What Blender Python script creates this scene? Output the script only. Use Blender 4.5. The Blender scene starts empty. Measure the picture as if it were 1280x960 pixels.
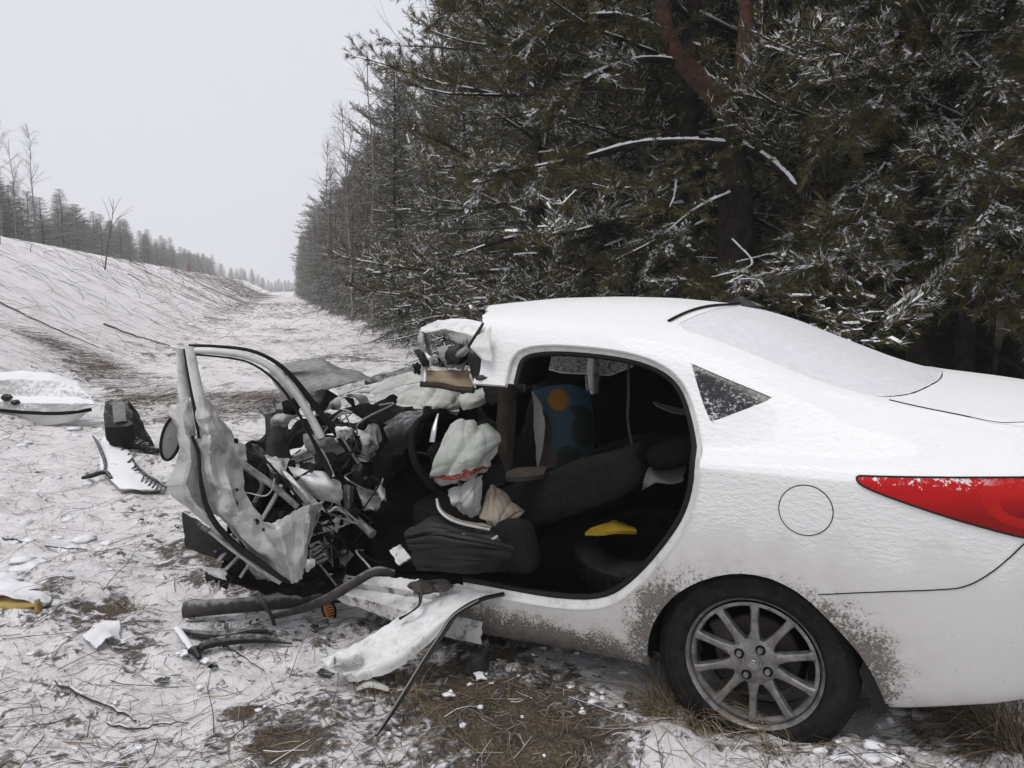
import bpy, bmesh, math, random
import numpy as np
from mathutils import Vector, Matrix, noise as mn

sc = bpy.context.scene
COL = sc.collection
random.seed(7)
RNG = np.random.default_rng(11)
R_ = math.radians

# ------------------------------------------------------------------ camera, sky, sun, exposure
F_PX = 967.0                      # focal length in pixels of the 1280 px wide photograph
PITCH = math.atan(118 / F_PX)
CAM_Z = 1.45
cam_d = bpy.data.cameras.new("camera")
cam_d.sensor_width = 36.0
cam_d.lens = 36.0 * F_PX / 1280
cam_d.clip_start = 0.05
cam_d.clip_end = 3000
cam = bpy.data.objects.new("camera", cam_d)
COL.objects.link(cam)
cam.location = (0, 0, CAM_Z)
cam.rotation_euler = (math.pi / 2 - PITCH, 0, 0)
sc.camera = cam

SUN_EL, SUN_ROT = R_(68), R_(220)
w = bpy.data.worlds.new("World")
sc.world = w
w.use_nodes = True
nt = w.node_tree
bg = nt.nodes["Background"]
sky = nt.nodes.new("ShaderNodeTexSky")
sky.sky_type = 'NISHITA'
sky.sun_disc = False
sky.sun_elevation = SUN_EL
sky.sun_rotation = SUN_ROT
sky.dust_density = 4.0
hsv = nt.nodes.new("ShaderNodeHueSaturation")
hsv.inputs['Saturation'].default_value = 0.12
hsv.inputs['Value'].default_value = 0.55
nt.links.new(sky.outputs[0], hsv.inputs['Color'])
# an even overcast cloud layer over the blue sky
mixw = nt.nodes.new("ShaderNodeMix")
mixw.data_type = 'RGBA'
mixw.inputs['Factor'].default_value = 0.93
mixw.inputs['B'].default_value = (8.1, 8.2, 8.85, 1)
nt.links.new(hsv.outputs[0], mixw.inputs['A'])
nt.links.new(mixw.outputs['Result'], bg.inputs['Color'])
bg.inputs['Strength'].default_value = 0.1

sun_d = bpy.data.lights.new("sun", 'SUN')
sun_d.energy = 1.4
sun_d.angle = R_(25)
sun_d.color = (1.0, 0.97, 0.93)
sun = bpy.data.objects.new("sun", sun_d)
COL.objects.link(sun)
# light comes from the open sky behind and to the left of the camera
sun.rotation_euler = (R_(22), 0, R_(-40))

sc.view_settings.view_transform = 'Standard'
sc.view_settings.look = 'None'
sc.view_settings.exposure = 0.0
sc.view_settings.gamma = 1.0
sc.view_settings.use_curve_mapping = False
sc.cycles.volume_bounces = 2

# ------------------------------------------------------------------ helpers
_FW = Vector((0, math.cos(PITCH), -math.sin(PITCH)))
_UP = Vector((0, math.sin(PITCH), math.cos(PITCH)))


def at(px, py, d):
    """point of the place seen at photograph pixel px, py and d metres deep"""
    return Vector((0, 0, CAM_Z)) + (_FW + Vector((1, 0, 0)) * ((px - 640) / F_PX) + _UP * ((480 - py) / F_PX)) * d


def tag(o, label=None, cat=None, group=None, kind=None):
    if label: o['label'] = label
    if cat: o['category'] = cat
    if group: o['group'] = group
    if kind: o['kind'] = kind
    return o


def empty(name, loc=(0, 0, 0), rz=0.0, label=None, cat=None, group=None):
    o = bpy.data.objects.new(name, None)
    COL.objects.link(o)
    o.location = loc
    o.rotation_euler = (0, 0, rz)
    o.empty_display_size = 0.2
    return tag(o, label, cat, group)


def np_mesh(name, V, Fc, mats, mat_idx=None, smooth=False):
    """mesh from numpy arrays: V (n,3), Fc (m,3|4)"""
    me = bpy.data.meshes.new(name)
    V = np.asarray(V, dtype=np.float32)
    Fc = np.asarray(Fc, dtype=np.int32)
    k = Fc.shape[1]
    me.vertices.add(len(V)); me.vertices.foreach_set('co', V.ravel())
    me.loops.add(Fc.size); me.loops.foreach_set('vertex_index', Fc.ravel())
    me.polygons.add(len(Fc))
    me.polygons.foreach_set('loop_start', np.arange(0, Fc.size, k, dtype=np.int32))
    me.polygons.foreach_set('loop_total', np.full(len(Fc), k, dtype=np.int32))
    for m in mats: me.materials.append(m)
    if mat_idx is not None: me.polygons.foreach_set('material_index', np.asarray(mat_idx, dtype=np.int32))
    if smooth: me.polygons.foreach_set('use_smooth', np.ones(len(Fc), dtype=bool))
    me.update(calc_edges=True)
    return me


def sharp_rim(me):
    """open edges of a sheet stay crisp when it is given its thickness"""
    cnt = np.zeros(len(me.edges), np.int32)
    li = np.zeros(len(me.loops), np.int32); me.loops.foreach_get('edge_index', li)
    np.add.at(cnt, li, 1)
    a = me.attributes.get('sharp_edge') or me.attributes.new('sharp_edge', 'BOOLEAN', 'EDGE')
    old = np.zeros(len(me.edges), bool); a.data.foreach_get('value', old)
    a.data.foreach_set('value', old | (cnt == 1))


class MB:
    """collects shapes and links them as ONE mesh object"""

    def __init__(self): self.v, self.f, self.mi = [], [], []

    def add(self, vs, fs, mi=0):
        b = len(self.v)
        self.v += [tuple(p) for p in vs]
        self.f += [tuple(b + i for i in f) for f in fs]
        self.mi += [mi] * len(fs)
        return self

    def tube(self, pts, r, n=8, closed=False, cap=True, mi=0, squash=1.0, up=None):
        pts = [Vector(p) for p in pts]
        m = len(pts)
        rs = r if isinstance(r, (list, tuple)) else [r] * m
        vs, fs = [], []
        prev = None
        for i, p in enumerate(pts):
            if closed: t = pts[(i + 1) % m] - pts[i - 1]
            else: t = pts[min(i + 1, m - 1)] - pts[max(i - 1, 0)]
            if t.length < 1e-9: t = Vector((0, 0, 1))
            t.normalize()
            if prev is None:
                a = Vector(up) if up else (Vector((0, 0, 1)) if abs(t.z) < 0.9 else Vector((1, 0, 0)))
            else: a = prev
            u = a - t * a.dot(t)
            if u.length < 1e-6: u = t.orthogonal()
            u.normalize(); prev = u
            s = t.cross(u)
            for k in range(n):
                an = 2 * math.pi * k / n
                vs.append(p + (u * math.cos(an) * squash + s * math.sin(an)) * rs[i])
        for i in range(m if closed else m - 1):
            for k in range(n):
                j = (i + 1) % m
                fs.append((i * n + k, i * n + (k + 1) % n, j * n + (k + 1) % n, j * n + k))
        if cap and not closed:
            fs.append(tuple(reversed(range(n)))); fs.append(tuple((m - 1) * n + k for k in range(n)))
        return self.add(vs, fs, mi)

    def box(self, c, sx, sy, sz, rot=None, mi=0):
        c = Vector(c)
        M = rot if rot is not None else Matrix.Identity(3)
        vs = [c + M @ Vector((x * sx / 2, y * sy / 2, z * sz / 2)) for x in (-1, 1) for y in (-1, 1) for z in (-1, 1)]
        return self.add(vs, [(0, 1, 3, 2), (4, 6, 7, 5), (0, 4, 5, 1), (2, 3, 7, 6), (0, 2, 6, 4), (1, 5, 7, 3)], mi)

    def lathe(self, prof, n=48, axis='y', mi=0, c=(0, 0, 0), mis=None):
        """prof: (radius, offset along axis)"""
        vs, fs = [], []
        for (r, h) in prof:
            for k in range(n):
                a = 2 * math.pi * k / n
                x, z = r * math.cos(a), r * math.sin(a)
                vs.append(Vector(c) + (Vector((x, h, z)) if axis == 'y' else Vector((x, z, h)) if axis == 'z' else Vector((h, x, z))))
        b = len(self.v)
        self.v += [tuple(p) for p in vs]
        for i in range(len(prof) - 1):
            for k in range(n):
                self.f.append((b + i * n + k, b + i * n + (k + 1) % n, b + (i + 1) * n + (k + 1) % n, b + (i + 1) * n + k))
                self.mi.append(mis[i] if mis else mi)
        return self

    def grid(self, P, mi=0, wrap=False):
        """P: list of rows of points"""
        nr, nc = len(P), len(P[0])
        vs = [p for row in P for p in row]
        fs = [(i * nc + j, i * nc + (j + 1) % nc, (i + 1) * nc + (j + 1) % nc, (i + 1) * nc + j)
              for i in range(nr - 1) for j in range(nc if wrap else nc - 1)]
        return self.add(vs, fs, mi)

    def blob(self, c, rx, ry, rz, amp=0.15, fr=2.0, sub=3, seed=0.0, rot=None, mi=0, flat=None):
        bm = bmesh.new()
        bmesh.ops.create_icosphere(bm, subdivisions=sub, radius=1.0)
        M = rot if rot is not None else Matrix.Identity(3)
        vs = []
        for v in bm.verts:
            p = v.co.copy()
            k = 1 + amp * (mn.noise(p * fr + Vector((seed, seed * 1.7, 0))) + 0.5 * mn.noise(p * fr * 2.3 + Vector((0, seed, 9))))
            p = Vector((p.x * rx, p.y * ry, p.z * rz)) * k
            if flat is not None and p.z < -flat * rz: p.z = -flat * rz
            vs.append(Vector(c) + M @ p)
        fs = [tuple(v.index for v in f.verts) for f in bm.faces]
        bm.free()
        return self.add(vs, fs, mi)

    def build(self, name, mats, parent=None, smooth=True, base=False, solid=0.0, bevel=0.0, label=None, cat=None, group=None, kind=None, sub=0, angle=40, offset=-1.0):
        me = bpy.data.meshes.new(name)
        V = self.v
        org = Vector((0, 0, 0))
        if base:
            a = np.array(V)
            org = Vector((float(a[:, 0].mean()), float(a[:, 1].mean()), float(a[:, 2].min())))
            V = [tuple(Vector(p) - org) for p in V]
        me.from_pydata(V, [], self.f)
        mats = mats if isinstance(mats, (list, tuple)) else [mats]
        for m in mats: me.materials.append(m)
        me.polygons.foreach_set('material_index', self.mi)
        bm = bmesh.new(); bm.from_mesh(me)
        bmesh.ops.recalc_face_normals(bm, faces=bm.faces[:])
        bm.to_mesh(me); bm.free()
        if smooth:
            me.polygons.foreach_set('use_smooth', [True] * len(me.polygons))
            try: me.set_sharp_from_angle(angle=R_(angle))
            except Exception: pass
            if solid: sharp_rim(me)
        o = bpy.data.objects.new(name, me)
        COL.objects.link(o)
        if base: o.location = org
        if parent: o.parent = parent
        if bevel:
            md = o.modifiers.new("bevel", 'BEVEL'); md.width = bevel; md.segments = 2; md.limit_method = 'ANGLE'
        if sub:
            md = o.modifiers.new("sub", 'SUBSURF'); md.levels = sub; md.render_levels = sub
        if solid:
            md = o.modifiers.new("solid", 'SOLIDIFY'); md.thickness = solid; md.offset = offset
        return tag(o, label, cat, group, kind)


def catmull(P, t):
    """P (n,3) array, t in [0,n-1] array"""
    P = np.asarray(P, float)
    n = len(P)
    if n == 2: return P[0] + (P[1] - P[0]) * np.asarray(t)[:, None]
    i = np.clip(np.floor(t).astype(int), 0, n - 2)
    u = (t - i)[:, None]
    p1, p2 = P[i], P[i + 1]
    p0 = np.where((i > 0)[:, None], P[np.maximum(i - 1, 0)], 2 * p1 - p2)
    p3 = np.where((i < n - 2)[:, None], P[np.minimum(i + 2, n - 1)], 2 * p2 - p1)
    return 0.5 * (2 * p1 + (p2 - p0) * u + (2 * p0 - 5 * p1 + 4 * p2 - p3) * u ** 2 + (3 * p1 - p0 - 3 * p2 + p3) * u ** 3)


def curve(pts, n):
    return [Vector(p) for p in catmull(np.array([tuple(p) for p in pts]), np.linspace(0, len(pts) - 1, n))]


def crease(v):
    """folded-metal noise: sharp valleys and ridges"""
    return abs(mn.noise(v)) * 2 - 0.5


def sheet(rows, nu=30, nv=30, amp=0.01, fr=6.0, seed=0.0, fold=0.0, jag=0.0, sharp=False, cells=((0.075, 1.0), (0.030, 0.40)), ridges=None):
    """crumpled sheet of metal or cloth through rows of points; returns a grid of points"""
    rows = [np.array([tuple(p) for p in r], float) for r in rows]
    if sharp:
        cm = lambda P, t: np.stack([np.interp(t, np.arange(len(P)), P[:, c]) for c in range(3)], 1)
    else: cm = catmull
    A = np.stack([cm(r, np.linspace(0, len(r) - 1, nu)) for r in rows])       # (rows, nu, 3)
    G = np.stack([cm(A[:, j], np.linspace(0, len(rows) - 1, nv)) for j in range(nu)], axis=1)  # (nv, nu, 3)
    du = np.gradient(G, axis=1); dv = np.gradient(G, axis=0)
    N = np.cross(du, dv); N /= np.maximum(np.linalg.norm(N, axis=2, keepdims=True), 1e-9)
    out = []
    sv = Vector((seed * 3.1, seed * 1.3, seed))
    # crumple: flat facets between random nodes, as thin metal and cloth fold
    su = np.linalg.norm(du, axis=2).mean() * nu; sw_ = np.linalg.norm(dv, axis=2).mean() * nv
    rg = np.random.default_rng(int(seed * 100) + 5)
    layers = []
    for (cell, am) in cells:
        cu, cv = max(2, int(su / cell)), max(2, int(sw_ / cell))
        layers.append((cu, cv, rg.uniform(-1, 1, (cv + 2, cu + 2)) * am, rg.uniform(-.3, .3, 2)))
    def facets(u, v):
        t = 0
        for (cu, cv, R, sk) in layers:
            x = min(max(u * cu + sk[0] * (v - .5) * cu * .5, 0), cu - 1e-6); y = min(max(v * cv + sk[1] * (u - .5) * cv * .5, 0), cv - 1e-6)
            i, j = int(x), int(y); fx, fy = x - i, y - j
            a, b, c, d = R[j, i], R[j, i + 1], R[j + 1, i], R[j + 1, i + 1]
            if (i + j) % 2: t += a + (b - a) * fx + (d - b) * fy if fx > fy else a + (c - a) * fy + (d - c) * fx
            else: t += a + (b - a) * fx + (c - a) * fy if fx + fy < 1 else d + (c - d) * (1 - fx) + (b - d) * (1 - fy)
        return t
    for i in range(nv):
        row = []
        for j in range(nu):
            p = Vector(G[i, j]); q = p * fr + sv
            d = amp * (mn.noise(q) + 0.5 * mn.noise(q * 2.1))
            if ridges:
                for (ku, kv, ph, am) in ridges:
                    t_ = ku * j / (nu - 1) + kv * i / (nv - 1) + ph + .55 * mn.noise(q * .6 + Vector((ph, 0, 0)))
                    d += am * (1 - abs(math.sin(math.pi * t_))) ** 2 * max(0, .55 + mn.noise(q * .5 + Vector((0, ph * 3, 0))))
            if fold: d += fold * facets(j / (nu - 1), i / (nv - 1))
            p = p + Vector(N[i, j]) * d
            if jag and (i in (0, nv - 1) or j in (0, nu - 1)):
                t = Vector(du[i, j] if j in (0, nu - 1) else dv[i, j]).normalized()
                p += t * jag * (mn.noise(q * 5) + 0.6 * mn.noise(q * 13))
            row.append(p)
        out.append(row)
    return out


# ------------------------------------------------------------------ materials
def mat(name):
    m = bpy.data.materials.new(name)
    m.use_nodes = True
    return m, m.node_tree, m.node_tree.nodes['Principled BSDF']


class NT:
    def __init__(self, nt): self.nt = nt
    def n(self, t, **kw):
        o = self.nt.nodes.new(t)
        for k, v in kw.items(): setattr(o, k, v)
        return o
    def l(self, a, b): self.nt.links.new(a, b)
    def coord(self, kind='Object', scale=None):
        c = self.n('ShaderNodeTexCoord').outputs[kind]
        if scale:
            mp = self.n('ShaderNodeMapping'); mp.inputs['Scale'].default_value = scale
            self.l(c, mp.inputs['Vector']); return mp.outputs[0]
        return c
    def noise(self, scale, detail=4, rough=0.55, vec=None, dist=0.0):
        o = self.n('ShaderNodeTexNoise')
        o.inputs['Scale'].default_value = scale; o.inputs['Detail'].default_value = detail
        o.inputs['Roughness'].default_value = rough; o.inputs['Distortion'].default_value = dist
        if vec is not None: self.l(vec, o.inputs['Vector'])
        return o.outputs[0]
    def ramp(self, val, a, b, ca=0.0, cb=1.0):
        o = self.n('ShaderNodeMapRange', interpolation_type='SMOOTHSTEP')
        o.inputs['From Min'].default_value = a; o.inputs['From Max'].default_value = b
        o.inputs['To Min'].default_value = ca; o.inputs['To Max'].default_value = cb
        self.l(val, o.inputs['Value']); return o.outputs[0]
    def math(self, op, a, b=None, c=None):
        o = self.n('ShaderNodeMath', operation=op)
        for i, x in enumerate((a, b, c)):
            if x is None: continue
            if isinstance(x, (int, float)): o.inputs[i].default_value = x
            else: self.l(x, o.inputs[i])
        return o.outputs[0]
    def mix(self, fac, a, b):
        o = self.n('ShaderNodeMix', data_type='RGBA')
        for k, x in (('Factor', fac), ('A', a), ('B', b)):
            if isinstance(x, (int, float)): o.inputs[k].default_value = x
            elif isinstance(x, tuple): o.inputs[k].default_value = x if len(x) == 4 else (*x, 1)
            else: self.l(x, o.inputs[k])
        return o.outputs['Result']
    def bump(self, h, strength=0.5, dist=0.01, prev=None):
        o = self.n('ShaderNodeBump')
        o.inputs['Strength'].default_value = strength; o.inputs['Distance'].default_value = dist
        self.l(h, o.inputs['Height'])
        if prev is not None: self.l(prev, o.inputs['Normal'])
        return o.outputs[0]
    def nz(self):
        g = self.n('ShaderNodeNewGeometry'); s = self.n('ShaderNodeSeparateXYZ')
        self.l(g.outputs['Normal'], s.inputs[0]); return s.outputs['Z']
    def xyz(self, vec):
        s = self.n('ShaderNodeSeparateXYZ'); self.l(vec, s.inputs[0]); return s.outputs


def simple(name, col, rough=0.6, var=0.25, vs=12.0, bump=0.0, bs=40.0, metal=0.0, snow=0.0, snow_lo=0.25, snow_hi=0.7, spec=None, coat=0.0, bd=0.006, dirt=0.0, dirt_col=(0.06, 0.045, 0.03)):
    """plain material with colour variation, optional fine relief and a dusting of snow on what faces up"""
    m, t, p = mat(name); N = NT(t)
    v = N.coord()
    c = N.mix(N.ramp(N.noise(vs, 5, 0.6, v), 0.3, 0.7), tuple(x * (1 - var) for x in col), tuple(min(1, x * (1 + var)) for x in col))
    rgh = None
    if dirt:
        c = N.mix(N.math('MULTIPLY', N.ramp(N.noise(vs * 1.7, 8, 0.75, v), 0.5, 0.62), dirt), c, dirt_col)
    if snow:
        nzv = N.math('ADD', N.nz(), N.math('MULTIPLY', N.math('SUBTRACT', N.noise(28, 6, 0.7, v), 0.5), 1.6))
        s = N.math('MULTIPLY', N.ramp(nzv, snow_lo, snow_hi), snow)
        c = N.mix(s, c, (0.84, 0.84, 0.86))
        rgh = N.ramp(s, 0, 1, rough, 0.9)
        h = N.math('ADD', N.math('MULTIPLY', N.noise(150, 4, 0.6, v), s), N.math('MULTIPLY', s, 0.5))
        t.links.new(N.bump(h, 0.7, 0.004), p.inputs['Normal'])
    elif bump:
        t.links.new(N.bump(N.noise(bs, 6, 0.6, v), bump, bd), p.inputs['Normal'])
    t.links.new(c, p.inputs['Base Color'])
    if rgh is not None: t.links.new(rgh, p.inputs['Roughness'])
    else: p.inputs['Roughness'].default_value = rough
    p.inputs['Metallic'].default_value = metal
    if spec is not None: p.inputs['Specular IOR Level'].default_value = spec
    p.inputs['Coat Weight'].default_value = coat
    return m
# ------------------------------------------------------------------ terrain
VA = np.array([-0.287, 0.958])         # direction of the valley on the ground
VL = np.array([-0.958, -0.287])        # towards the embankment on the left


def _pw(x, xs, ys):
    """smooth profile through points"""
    y = 0
    for k in (-0.5, -0.25, 0, 0.25, 0.5):
        y = y + np.interp(np.asarray(x) + k, xs, ys)
    return y / 5


def base_h(X, Y):
    a = X * VA[0] + Y * VA[1]; L = X * VL[0] + Y * VL[1]
    h = _pw(L, [-300, -40, -7, -3, 0, 2.0, 2.9, 3.9, 9.0, 9.8, 11, 16, 300], [6, 1.6, 0.22, 0.06, 0, 0.02, 0.16, 0.62, 3.22, 3.46, 3.5, 3.4, 3.6])
    h = h + np.clip(a - 60, 0, 400) * 0.004
    return h


def fbm_arr(P, scale, octs=3, seed=0.0):
    out = np.zeros(len(P))
    for i, (x, y) in enumerate(P):
        v = 0; am = 1; s = scale
        for o in range(octs):
            v += am * mn.noise((x * s + seed, y * s - seed, seed * 0.37 + o)); am *= 0.5; s *= 2.1
        out[i] = v
    return out


def _axis(segs):
    xs = []
    for (a, b, n) in segs: xs += list(np.linspace(a, b, n, endpoint=False))
    return np.array(xs + [segs[-1][1]])


ay = _axis([(-24, -4, 8), (-4, 1.4, 20), (1.4, 5.0, 150), (5.0, 9, 90), (9, 18, 90), (18, 45, 70), (45, 120, 50), (120, 270, 24)])
lx = _axis([(-90, -40, 12), (-40, -12, 14), (-12, -4, 30), (-4, 4.5, 230), (4.5, 10.5, 80), (10.5, 20, 14), (20, 110, 20)])
AA, LL = np.meshgrid(ay, lx, indexing='ij')
GX = AA * VA[0] + LL * VL[0]; GY = AA * VA[1] + LL * VL[1]
flatP = np.stack([GX.ravel(), GY.ravel()], 1)
dist = np.hypot(flatP[:, 0], flatP[:, 1])
gz = base_h(flatP[:, 0], flatP[:, 1])
n_big = fbm_arr(flatP, 0.45, 2, 3.0)
n_mid = fbm_arr(flatP, 2.3, 3, 9.0)
near = np.clip((14 - dist) / 8, 0, 1)
n_fin = np.where(dist < 14, fbm_arr(flatP, 9.0, 3, 5.0), 0)
Lf = LL.ravel()
slope_w = np.clip((Lf - 2.8) / 1.5, 0, 1) * np.clip((11 - Lf) / 1.5, 0, 1)
gz = gz + 0.05 * n_big + 0.034 * n_mid * (1 - 0.3 * slope_w) + 0.021 * np.clip(n_fin, -0.6, 1.0) * near
rough_w = np.clip(1 - np.abs(Lf - 2.4) / 1.6, 0, 1)
gz += rough_w * 0.05 * np.abs(n_mid)


def bump_at(cx, cy, r, h):
    return h * np.exp(-((flatP[:, 0] - cx) ** 2 + (flatP[:, 1] - cy) ** 2) / (r * r))


gz += bump_at(0.44, 2.22, 0.15, 0.085) + bump_at(0.72, 2.10, 0.14, 0.045) + bump_at(0.98, 2.10, 0.14, 0.05) + bump_at(1.25, 2.0, 0.25, 0.03)
gz += bump_at(-1.9, 2.9, 0.35, 0.05) + bump_at(-2.2, 3.6, 0.4, 0.06)
rlump = random.Random(17)
def _lump(px, py, r, h):
    global gz
    q = gpoint(px, py); gz = gz + bump_at(q.x, q.y, r, h)
LUMPS = [(rlump.uniform(-20, 150), rlump.uniform(535, 735), rlump.uniform(.03, .09), rlump.uniform(.012, .04)) for _ in range(60)] + \
        [(rlump.uniform(1050, 1300), rlump.uniform(885, 965), rlump.uniform(.02, .05), rlump.uniform(.008, .024)) for _ in range(45)] + \
        [(rlump.uniform(150, 800), rlump.uniform(780, 960), rlump.uniform(.015, .04), rlump.uniform(-.012, .014)) for _ in range(90)]
# how bare of snow the ground is
bare = 0.42 + 0.30 * n_mid + 0.25 * n_big
bare = bare - 0.22 * slope_w


def patch(px, py, r, k):
    q = gpoint(px, py)
    return k * np.exp(-((flatP[:, 0] - q.x) ** 2 + (flatP[:, 1] - q.y) ** 2) / (r * r))


def _smooth_g(X, Y): return float(base_h(np.array([X]), np.array([Y]))[0])


def gpoint(px, py):
    """where the sight line through a photograph pixel meets the (smooth) ground"""
    o = Vector((0, 0, CAM_Z)); d = (at(px, py, 1.0) - o)
    t = 0.5
    while t < 300:
        p = o + d * t
        if p.z < _smooth_g(p.x, p.y): break
        t += 0.02 + t * 0.004
    return Vector((p.x, p.y, _smooth_g(p.x, p.y)))


for _q in LUMPS: _lump(*_q)
for (px, py, r, k) in [(660, 925, 0.24, 0.9), (720, 935, 0.16, 0.6), (600, 870, 0.22, 0.45), (690, 855, 0.12, 0.6), (540, 840, 0.2, 0.35),
                       (310, 892, 0.045, 0.9), (345, 942, 0.065, 1.0), (850, 880, 0.12, 0.5), (480, 850, 0.2, 0.4),
                       (125, 780, 0.16, 0.6), (150, 765, 0.12, 0.4), (60, 430, 0.9, 0.5), (110, 465, 0.7, 0.5), (170, 500, 0.5, 0.5),
                       (260, 520, 0.6, 0.35), (330, 500, 0.6, 0.35), (330, 700, 0.4, 0.5), (260, 690, 0.3, 0.3), (30, 940, 0.2, 0.3), (200, 640, 0.3, 0.2), (640, 800, 0.4, 0.4)]:
    bare = bare + patch(px, py, r, k * (1.15 if k > .8 else .5))
bare = bare + np.clip((-4.4 - Lf) / 1.5, 0, 1) * 0.9
for (px, py, r, k) in [(60, 560, 0.7, 0.35), (60, 640, 0.5, 0.25), (420, 400, 4, 0.25)]: bare = bare - patch(px, py, r, k)
nrow, ncol = AA.shape
idx = np.arange(nrow * ncol).reshape(nrow, ncol)
GF = np.stack([idx[:-1, :-1].ravel(), idx[1:, :-1].ravel(), idx[1:, 1:].ravel(), idx[:-1, 1:].ravel()], 1)

m, t_, p_ = mat("snowy_ground"); N = NT(t_)
v = N.coord()
at_ = N.n('ShaderNodeAttribute'); at_.attribute_name = 'bare'
f1 = N.noise(26, 8, 0.72, v, 0.6); f2 = N.noise(7, 5, 0.6, v, 0.3); f3 = N.noise(85, 4, 0.6, v)
k = N.math('ADD', N.math('MULTIPLY', at_.outputs['Fac'], 0.46), N.math('ADD', N.math('MULTIPLY', f1, 0.95), N.math('MULTIPLY', f2, 0.60)))
mask = N.ramp(k, 1.01, 1.18)
soil = N.mix(N.ramp(f2, 0.35, 0.65), (0.035, 0.027, 0.020), (0.095, 0.070, 0.047))
soil = N.mix(N.ramp(f3, 0.4, 0.7), soil, (0.15, 0.125, 0.095))
snow = N.mix(N.ramp(N.noise(3, 4, 0.6, v), 0.3, 0.7), (0.76, 0.735, 0.745), (0.86, 0.84, 0.85))
wet = N.ramp(N.noise(16, 7, 0.7, v, 0.4), 0.50, 0.68)
snow = N.mix(N.math('MULTIPLY', wet, N.ramp(at_.outputs['Fac'], 0.0, 0.5, 0.15, 0.75)), snow, (0.50, 0.475, 0.46))
t_.links.new(N.mix(mask, snow, soil), p_.inputs['Base Color'])
p_.inputs['Roughness'].default_value = 0.9
p_.inputs['Specular IOR Level'].default_value = 0.2
hh = N.math('SUBTRACT', N.math('ADD', N.math('MULTIPLY', f3, 0.35), N.math('MULTIPLY', f1, 0.9)), N.math('MULTIPLY', mask, 0.8))
t_.links.new(N.bump(hh, 0.9, 0.022), p_.inputs['Normal'])
M_ground = m
me = np_mesh("ground", np.stack([flatP[:, 0], flatP[:, 1], gz], 1), GF, [M_ground], smooth=True)
att = me.attributes.new('bare', 'FLOAT', 'POINT'); att.data.foreach_set('value', bare.astype(np.float32))
g_ob = bpy.data.objects.new("ground", me); COL.objects.link(g_ob); tag(g_ob, kind='structure')
_GZ = gz.reshape(nrow, ncol)


def gh(X, Y):
    """height of the built ground"""
    a = X * VA[0] + Y * VA[1]; L = X * VL[0] + Y * VL[1]
    i = int(np.clip(np.searchsorted(ay, a) - 1, 0, nrow - 2)); j = int(np.clip(np.searchsorted(lx, L) - 1, 0, ncol - 2))
    u = (a - ay[i]) / (ay[i + 1] - ay[i]); s = (L - lx[j]) / (lx[j + 1] - lx[j])
    return float((_GZ[i, j] * (1 - u) + _GZ[i + 1, j] * u) * (1 - s) + (_GZ[i, j + 1] * (1 - u) + _GZ[i + 1, j + 1] * u) * s)


def ghit(px, py):
    q = gpoint(px, py); return Vector((q.x, q.y, gh(q.x, q.y)))


# ------------------------------------------------------------------ vegetation
def foliage_mat(name, lo, hi, tr=0.0):
    m, t, p = mat(name); N = NT(t)
    v = N.coord()
    c = N.mix(N.ramp(N.noise(3.0, 4, 0.6, v), 0.35, 0.65), lo, hi)
    t.links.new(c, p.inputs['Base Color']); p.inputs['Roughness'].default_value = 0.75
    p.inputs['Specular IOR Level'].default_value = 0.2
    return m


M_needle = foliage_mat("needles", (0.034, 0.037, 0.013), (0.092, 0.090, 0.034))
M_needle2 = foliage_mat("needles_olive", (0.065, 0.055, 0.017), (0.130, 0.102, 0.036))
M_frost = foliage_mat("needles_frosted", (0.12, 0.125, 0.095), (0.26, 0.26, 0.23))
M_fsnow = simple("branch_snow", (0.80, 0.80, 0.83), 0.9, 0.06, 6)
M_bark = simple("pine_bark", (0.026, 0.021, 0.018), 0.95, 0.6, 9, 1.0, 22, spec=0.1, bd=.03)
M_bark_red = simple("pine_bark_red", (0.075, 0.032, 0.020), 0.9, 0.6, 14, 1.0, 26, bd=.03)
M_twig = simple("bare_twig", (0.085, 0.060, 0.048), 0.9, 0.4, 9)
M_birch = simple("birch_bark", (0.19, 0.175, 0.16), 0.85, 0.4, 7)


def unit(v): return v / np.maximum(np.linalg.norm(v, axis=-1, keepdims=True), 1e-9)


def needles(pos, dirs, length, n, nl, wid, rng, spread=1.0, snow=None, frost=0.25):
    """needle triangles along shoots. pos,dirs (m,3); snow (m,) chance that a shoot carries snow"""
    m = len(pos)
    t = rng.uniform(0.05, 1.0, (m, n))
    base = pos[:, None, :] + dirs[:, None, :] * (t * length[:, None])[..., None]
    rnd = rng.normal(size=(m, n, 3))
    side = unit(rnd - (rnd * dirs[:, None, :]).sum(-1, keepdims=True) * dirs[:, None, :])
    d = unit(side * spread + dirs[:, None, :] * rng.uniform(0.55, 1.3, (m, n, 1)))
    L = nl * rng.uniform(0.7, 1.25, (m, n, 1))
    rnd2 = rng.normal(size=(m, n, 3))
    wv = unit(np.cross(d, rnd2)) * (wid * rng.uniform(0.7, 1.3, (m, n, 1)))
    tri = np.stack([base - wv, base + wv, base + d * L], axis=2)          # m,n,3,3
    mi = np.zeros((m, n), int)
    olive = rng.random(m) < 0.42
    mi[olive] = 1
    mi[rng.random((m, n)) < frost] = 2
    if snow is not None:
        s = (rng.random((m, n)) < (0.30 * snow[:, None] * (0.2 + 0.8 * np.clip(side[..., 2] * 1.5 + 0.3, 0, 1))))
        mi[s] = 3
    return tri.reshape(-1, 3), mi.ravel()


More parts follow.
